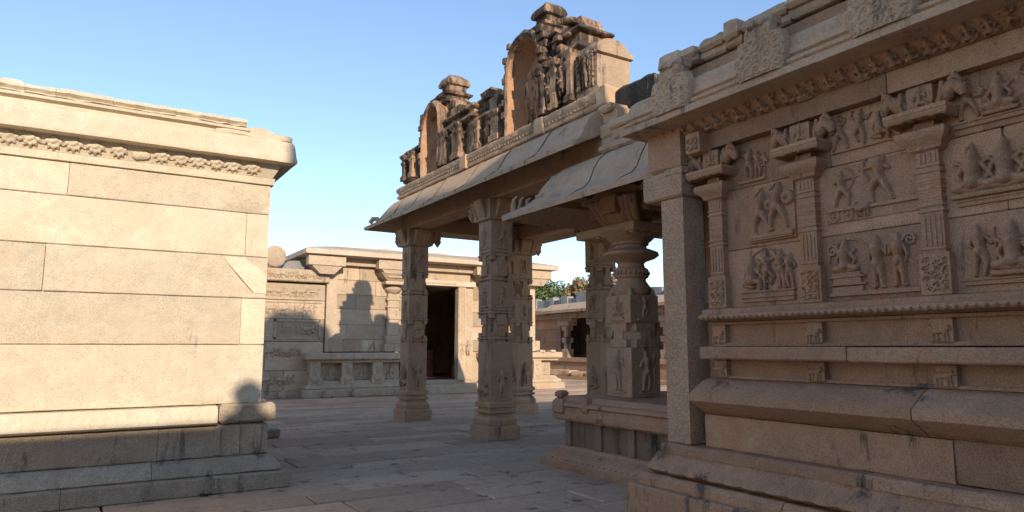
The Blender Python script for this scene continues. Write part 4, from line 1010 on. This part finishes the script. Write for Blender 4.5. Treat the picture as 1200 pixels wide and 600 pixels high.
# cornice
m = MB()
def flute(V):
    on = (V[..., 2] > 3.90) & (V[..., 2] < 4.02) & (V[..., 0] < 4.7)
    V[..., 0] += on*.010*(np.sin(V[..., 1]*95) > 0); return V
m.sweep([(12., 4.78), (4.9, 4.78), (4.9, SY)], [(-.02, 3.705), (.36, 3.70), (.385, 3.705), (.385, 3.765), (.36, 3.77), (.345, 3.785), (.365, 3.80), (.365, 3.825), (.33, 3.835), (.325, 3.85), (.35, 3.865), (.34, 3.895), (.335, 3.92), (.32, 4.0), (.27, 4.05), (.1, 4.06), (-.2, 4.05), (-.2, 3.705)], False, True, .022, .004, .6, 22, 9, flute)
CO = b.part('cornice', m, M_chaj)
m = MB(); m.sweep([(12., 4.78), (4.9, 4.78), (4.9, SY)], [(.10, 4.055), (.12, 4.08), (.12, 4.15), (.08, 4.17), (.08, 4.24), (.05, 4.25), (-.5, 4.26), (-.5, 4.055)], False, True, .08, .006, .5, 23); b.part('upper_recess', m, M_gran)
m = MB(); y = 4.86; rg = random.Random(71); k = 0
while y > SY:
    l = rg.uniform(.18, .5); f_ = rg.uniform(-.02, .03)
    m.rbox(4.76+f_, y-l+.004, 4.26, 5.6, y, 4.35, .018, .04, rg.random(), k, .02); m.rbox(4.72+f_+rg.uniform(-.02, .03), y-l+.004, 4.33, 5.6, y-.003, 4.47+rg.uniform(-.03, .05), .03, .035, rg.random(), k+50, .03, .02)
    y -= l; k += 1
m.rbox(5.2, 4.4, 4.2, 12, 4.85, 4.42, .02, .2, .4, 5, .03)
b.part('broken_coping', m, M_chaj)
m = MB(); m.box(5.6, SY, 3.72, 11.9, 4.2, 4.4, .4); b.part('roof_fill', m, M_dark)
# medallions
def medal(yc, seed):
    m = MB(); rr_ = random.Random(seed); Wd, Hh = .50, .42
    def lump(U, V):
        d = np.hypot((U-Wd/2)/(Wd/2), (V-.16)/.30); e_ = np.clip(1-d**4, 0, 1)**.4; e2 = np.clip(1-(np.abs(U-Wd/2)/.13)**6, 0, 1)**.4*np.clip(1-((V-.30)/.16)**4, 0, 1)**.4
        base = np.maximum(e_*.05*(V < .32), e2*.05)
        return np.where(base > .004, base+caps(fo)(U, V)*.9, 0)
    fo = foliage(Wd, .34, .055, rr_, .8)
    m.hfield((4.535, yc+Wd/2, 3.765), *NX, Wd, Hh, .009, lump, .5, .04)
    # body behind so it has depth, and a small lion head on top
    m.rbox(4.52, yc-.21, 3.77, 4.72, yc+.21, 4.05, .008, .06, .5, seed); m.rbox(4.53, yc-.10, 4.03, 4.70, yc+.10, 4.20, .015, .04, .5, seed+1, .03)
    m.tube([(4.56, yc-.04, 4.16), (4.49, yc-.04, 4.21), (4.47, yc-.03, 4.17)], [.045, .04, .03], 8); m.tube([(4.56, yc+.05, 4.16), (4.49, yc+.05, 4.22), (4.47, yc+.04, 4.17)], [.045, .045, .03], 8)
    m.rbox(4.55, yc-.11, 4.17, 4.68, yc+.11, 4.29, .025, .035, .5, seed+2, .03)
    return m
for i, y in enumerate((4.46, 3.46, 2.46, 1.46, .46)):
    b.part('medallion', medal(y, i+3), M_chaj)
# plain octagonal-free corner column with its capital block
m = MB(); m.rbox(4.78, 4.60, .715, 5.05, 4.885, 3.03, .005, .05, .6, 3, .015)
cl = b.part('corner_column', m, M_col)
m = MB(); m.rbox(4.75, 4.58, 3.03, 5.10, 5.10, 3.30, .008, .06, .6, 4, .02); m.rbox(4.74, 4.56, 3.24, 5.1, 4.8, 3.31, .008, .06, .5, 5)
sub(cl, 'capital_block', m, M_col)
m = MB(); m.rbox(4.77, 4.60, 3.31, 5.15, 5.04, 3.72, .02, .06, .5, 6, .03); b.part('beam_end', m, M_gran)
# inner sanctum wall seen in the gap
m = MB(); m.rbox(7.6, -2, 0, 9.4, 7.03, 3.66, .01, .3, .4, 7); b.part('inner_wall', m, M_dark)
m = MB()
for y in (5.9, 6.6): m.rbox(7.42, y-.14, .94, 7.6, y+.14, 3.66, .01, .1, .5, int(y*10)); m.rbox(7.36, y-.2, 2.2, 7.6, y+.2, 2.5, .01, .1, .5, int(y*10))
b.part('inner_pilaster', m, M_gran)

# ================================================================== 7. far pavilion, compound wall
b = B('far_pavilion', 'low shaded pavilion with short pillars and drooping slab roof beyond the porch', 'pavilion', (24.5, 29, 0))
m = MB(); m.rbox(22.2, 18, 0, 27, 38, .84, .01, .4, .5, 1); m.rbox(22.1, 18, .84, 27, 38, 1.06, .015, .3, .6, 2); m.rbox(21.3, 18, 0, 22.2, 38, .16, .015, .3, .6, 3); b.part('platform', m, M_gran)
def short_pillar():
    m = MB(); h = .2
    m.rbox(-h-.03, -h-.03, 1.05, h+.03, h+.03, 1.5, .01, .15, .5, 1)
    for i, z in enumerate((1.5, 2.15)):
        k = h*.42; p = [(-k, -h), (k, -h), (h, -k), (h, k), (k, h), (-k, h), (-h, k), (-h, -k)]
        m.sweep(p, [(-.02, z), (-.02, z+.35)], True, False, .2, .003, .5, i); m.rbox(-h-.02, -h-.02, z+.35, h+.02, h+.02, z+.62, .01, .15, .5, i+3)
    m.rbox(-h-.12, -h-.25, 2.76, h+.12, h+.25, 3.02, .01, .12, .6, 8); m.rbox(-h, -.62, 3.0, h, .62, 3.14, .01, .12, .6, 9); return m
sp = obj('pillar', short_pillar(), M_crem, b.e, (22.55-24.5, 30.45-29, 0))
for y in (27.9, 25.4, 22.9, 20.4): copy_part(sp, b.e, (22.55-24.5, y-29, 0))
m = MB(); 
rr = random.Random(4)
for z0, z1 in ((1.05, 1.9), (1.9, 2.6), (2.6, 3.4)):
    y = 31.3
    while y < 37.9: l = rr.uniform(.9, 1.8); m.rbox(22.7, y, z0+.005, 23.1, min(y+l, 38)-.01, z1-.005, .01, .25, rr.random(), int(y*10)); y += l
b.part('side_wall', m, M_gran)
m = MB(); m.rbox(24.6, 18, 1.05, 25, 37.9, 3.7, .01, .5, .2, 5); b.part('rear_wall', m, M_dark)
m = MB(); m.rbox(22.3, 18, 3.15, 22.9, 38, 3.45, .012, .3, .5, 1); b.part('beam', m, M_crem)
m = MB(); m.sweep([(22.6, 31.6), (22.6, 18)], [(1.0, 3.42), (1.02, 3.56), (.3, 3.92), (-1.5, 4.15), (-4, 4.2), (-4, 3.5), (0, 3.5)], False, True, .3, .03, .6, 5, 2); 
m.sweep([(22.6, 38), (22.6, 31.7)], [(.75, 3.40), (.77, 3.62), (.3, 3.8), (-1.5, 3.9), (-4, 4.0), (-4, 3.46), (0, 3.46)], False, True, .3, .03, .3, 6, 2)
b.part('roof_slab', m, M_chaj)
m = MB(); rr = random.Random(14)
y = 16
while y < 47:
    wd = rr.uniform(.5, 1.3); x = 28.5+rr.uniform(-.08, .08); h1 = rr.uniform(3.6, 4.2); h2 = rr.choice([4.6, 4.9, 5.1, 5.3, 5.5]); tl = rr.uniform(-.06, .06)
    m.rbox(x, y+.02, 0, x+.7, y+wd-.02, h1, .02, .3, rr.random(), int(y*10), .03); m.hexa([(x+.03, y+.03, h1+.01), (x+.65, y+.03, h1+.01), (x+.65, y+wd-.03, h1+.01), (x+.03, y+wd-.03, h1+.01)], [(x+.06, y+.05+tl, h2), (x+.6, y+.05+tl, h2), (x+.6, y+wd-.05+tl, h2+rr.uniform(-.1, .15)), (x+.06, y+wd-.05+tl, h2+rr.uniform(-.1, .15))], rr.random())
    y += wd
tag(obj('compound_wall', m, M_comp, bevel=.03), 'jagged grey compound wall of upright stone slabs behind the far pavilion', 'wall')
# rubble
rr = random.Random(21); k = 0
for i, (x, y, s_) in enumerate(((21.6, 29.9, .28), (21.65, 29.1, .26), (21.6, 28.2, .22), (21.7, 30.5, .2), (21.7, 27.5, .2), (21.62, 26.8, .24))):
    m = MB(); m.rbox(-s_*1.2, -s_*1.5, 0, s_*1.2, s_*1.5, s_*1.1, .05, .1, rr.random(), i, .05)
    o = tag(obj('loose_stone', m, M_chaj, None, (x, y, .15)), ['largest loose block at the foot of the far pavilion, near its first pillar', 'loose block resting on the kerb in the middle of the row by the far pavilion', 'flat loose stone right of the middle block by the far pavilion', 'small loose stone at the left end of the row by the far pavilion', 'small loose stone near the carved pillar edge by the far pavilion', 'loose stone half hidden by the porch pillar at the far pavilion'][i], 'stone', 'loose stones along the kerb')
    o.rotation_euler[2] = rr.uniform(-.5, .5)
for i, (x, y) in enumerate(((5.55, 22.42), (6.85, 21.97), (7.75, 21.97))):
    m = MB(); m.lathe(0, 0, [(0, -.06), (.10, -.05), (.14, .03), (.13, .12), (.07, .19), (0, .21)], 14, .03, .3, i)
    tag(obj('rounded_stone', m, M_base, None, (x, y, .05)), ['rounded stone on the paving below the carved wall', 'left of two rounded stones in front of the back plinth', 'right of two rounded stones in front of the back plinth'][i], 'stone', 'rounded stones on the paving')
m = MB(); m.rbox(-.16, -.2, 0, .16, .2, .16, .02, .06, .4, 3, .02)
tag(obj('stone_block', m, M_base, None, (3.02, 13.1, 0)), 'small stone block lying behind the corner of the sunlit shrine', 'stone')

# ================================================================== 8. trees
def leafmat(name, c1, c2):
    m = bpy.data.materials.new(name); m.use_nodes = True; t = m.node_tree; bs_ = t.nodes['Principled BSDF']; bs_.inputs['Roughness'].default_value = .7
    at = t.nodes.new('ShaderNodeAttribute'); at.attribute_name = 'tint'; mx = t.nodes.new('ShaderNodeMix'); mx.data_type = 'RGBA'
    t.links.new(at.outputs['Fac'], mx.inputs[0]); mx.inputs[6].default_value = (*c1, 1); mx.inputs[7].default_value = (*c2, 1); t.links.new(mx.outputs[2], bs_.inputs['Base Color']); return m
M_leaf = leafmat('green_leaves', (.045, .075, .02), (.14, .17, .05)); M_leaf2 = leafmat('russet_leaves', (.10, .10, .03), (.34, .20, .08))
M_bark = stone('bark', (.14, .10, .07), (.09, .065, .045), bump=.8)
def tree(x, y, ht, cr, seed, mat, lab):
    t = thing('broadleaf_tree', lab, 'tree', (x, y, 0)); rg_ = np.random.RandomState(seed)
    m = MB(); m.tube([(0, 0, 0), (.1, .1, ht*.3), (0, .2, ht*.55), (.1, .1, ht*.8)], [.3, .24, .16, .06], 8)
    for k in range(9):
        an = k*2.4; z = ht*(.45+.03*k); m.tube([(0, .1, z), (math.cos(an)*cr*.4, math.sin(an)*cr*.4, z+cr*.25), (math.cos(an)*cr*.75, math.sin(an)*cr*.75, z+cr*.45)], [.1, .06, .02], 6)
    obj('trunk', m, M_bark, t)
    NB = 60; ctr = rg_.normal(size=(NB, 3)); ctr /= np.linalg.norm(ctr, axis=1, keepdims=True); ctr *= (rg_.rand(NB, 1)**.45)*cr*np.array([1, 1, .62]); ctr[:, 2] += ht*.72
    V = []; F = []; T = []; n = 0
    for c_ in ctr:
        r_ = cr*rg_.uniform(.16, .30); tb = rg_.rand()
        for _ in range(150):
            d = rg_.normal(size=3); d /= np.linalg.norm(d); p = c_+d*r_*rg_.rand()**.4; s_ = rg_.uniform(.09, .18)
            a_ = rg_.normal(size=3); a_ /= np.linalg.norm(a_); q = np.cross(a_, d); q /= np.linalg.norm(q)+1e-6
            V += [p-a_*s_, p+q*s_*.5, p+a_*s_, p-q*s_*.5]; F.append([n, n+1, n+2, n+3]); n += 4; T.append(min(1, max(0, tb*.6+rg_.rand()*.4)))
    m = MB(); m.v = [np.array(V)]; m.f = F; m.t = T; m.n = n
    obj('crown', m, mat, t, smooth=False)
tree(31.2, 46.5, 8.0, 2.3, 3, M_leaf, 'green bushy tree showing over the compound wall at the right end of the back hall')
tree(36.5, 45.5, 8.3, 2.8, 8, M_leaf2, 'russet and green tree showing over the compound wall beside the carved pillar')
tree(38.5, 52.0, 6.9, 1.5, 5, M_leaf, 'small distant tree peeping over the compound wall between two larger trees')

# ================================================================== 9. behind the camera: unseen blocks added to throw the long shadows
b = B('shadow_caster', 'unseen stepped block added behind the camera to throw shade over the courtyard', 'shadow caster', (3.2, -9.5, 0))
m = MB(); m.rbox(-3.4, -11, 0, -.55, -8.0, 7.0, .02, .3, .5, 1); m.rbox(2.2, -11, 0, 3.4, -8.0, 11.7, .02, .3, .5, 2); m.rbox(3.41, -11, 0, 9, -8.0, 9.5, .02, .3, .5, 5); b.part('caster_wing', m, M_gran)  # added side blocks, heights set by where shade should fall
m = MB(); m.sweep(rectpath(-.55, -11, 2.2, -8.0), [(0, 0), (0, 5), (.0, 9), (.0, 12.7), (.04, 13.1), (-.08, 13.5), (-.1, 13.9), (-.5, 14.2), (-.8, 14.6), (-1.0, 14.7)], True, False, .25, .06, .5, 3, 2); b.part('caster_body', m, M_plast)  # added core of the caster, outline shaped for its shadow on the back wall
m = MB(); m.lathe(-.93, -8.3, [(r_, z+.74) for r_, z in [(0, 6.2), (.34, 6.24), (.30, 6.4), (.16, 6.5), (.11, 6.56), (.15, 6.62), (.19, 6.7), (.18, 6.78), (.1, 6.86), (0, 6.9)]], 20, .01); b.part('caster_knob', m, M_gran)  # added knob, shaped to throw the head-like shadow on the shrine wall
m = MB(); m.rbox(-14, -8.6, 0, -3.42, -8.1, 4.6, .03, .3, .5, 3, .04); tag(obj('rear_wall', m, M_gran), 'unseen stone wall added behind the camera to throw shade, left of the shadow caster', 'wall')  # added unseen wall, carries the shadow caster on to the left

# a small weed at the foot of the shrine plinth
rgn = np.random.RandomState(4); V = []; F = []; T = []; n = 0
for k in range(26):
    an = rgn.rand()*6.28; L_ = rgn.uniform(.03, .08); d = np.array((math.cos(an), math.sin(an), rgn.uniform(.5, 1.6))); d /= np.linalg.norm(d); q = np.array((-math.sin(an), math.cos(an), 0))*.011
    p0 = np.array((rgn.uniform(-.03, .03), rgn.uniform(-.02, .02), 0)); V += [p0, p0+d*L_*.6+q, p0+d*L_, p0+d*L_*.6-q]; F.append([n, n+1, n+2, n+3]); n += 4; T.append(rgn.rand())
m = MB(); m.v = [np.array(V)]; m.f = F; m.t = T; m.n = n
tag(obj('weed', m, M_leaf, None, (1.28, 8.33, 0), smooth=False), 'tiny green weed growing at the foot of the sunlit shrine plinth', 'plant')
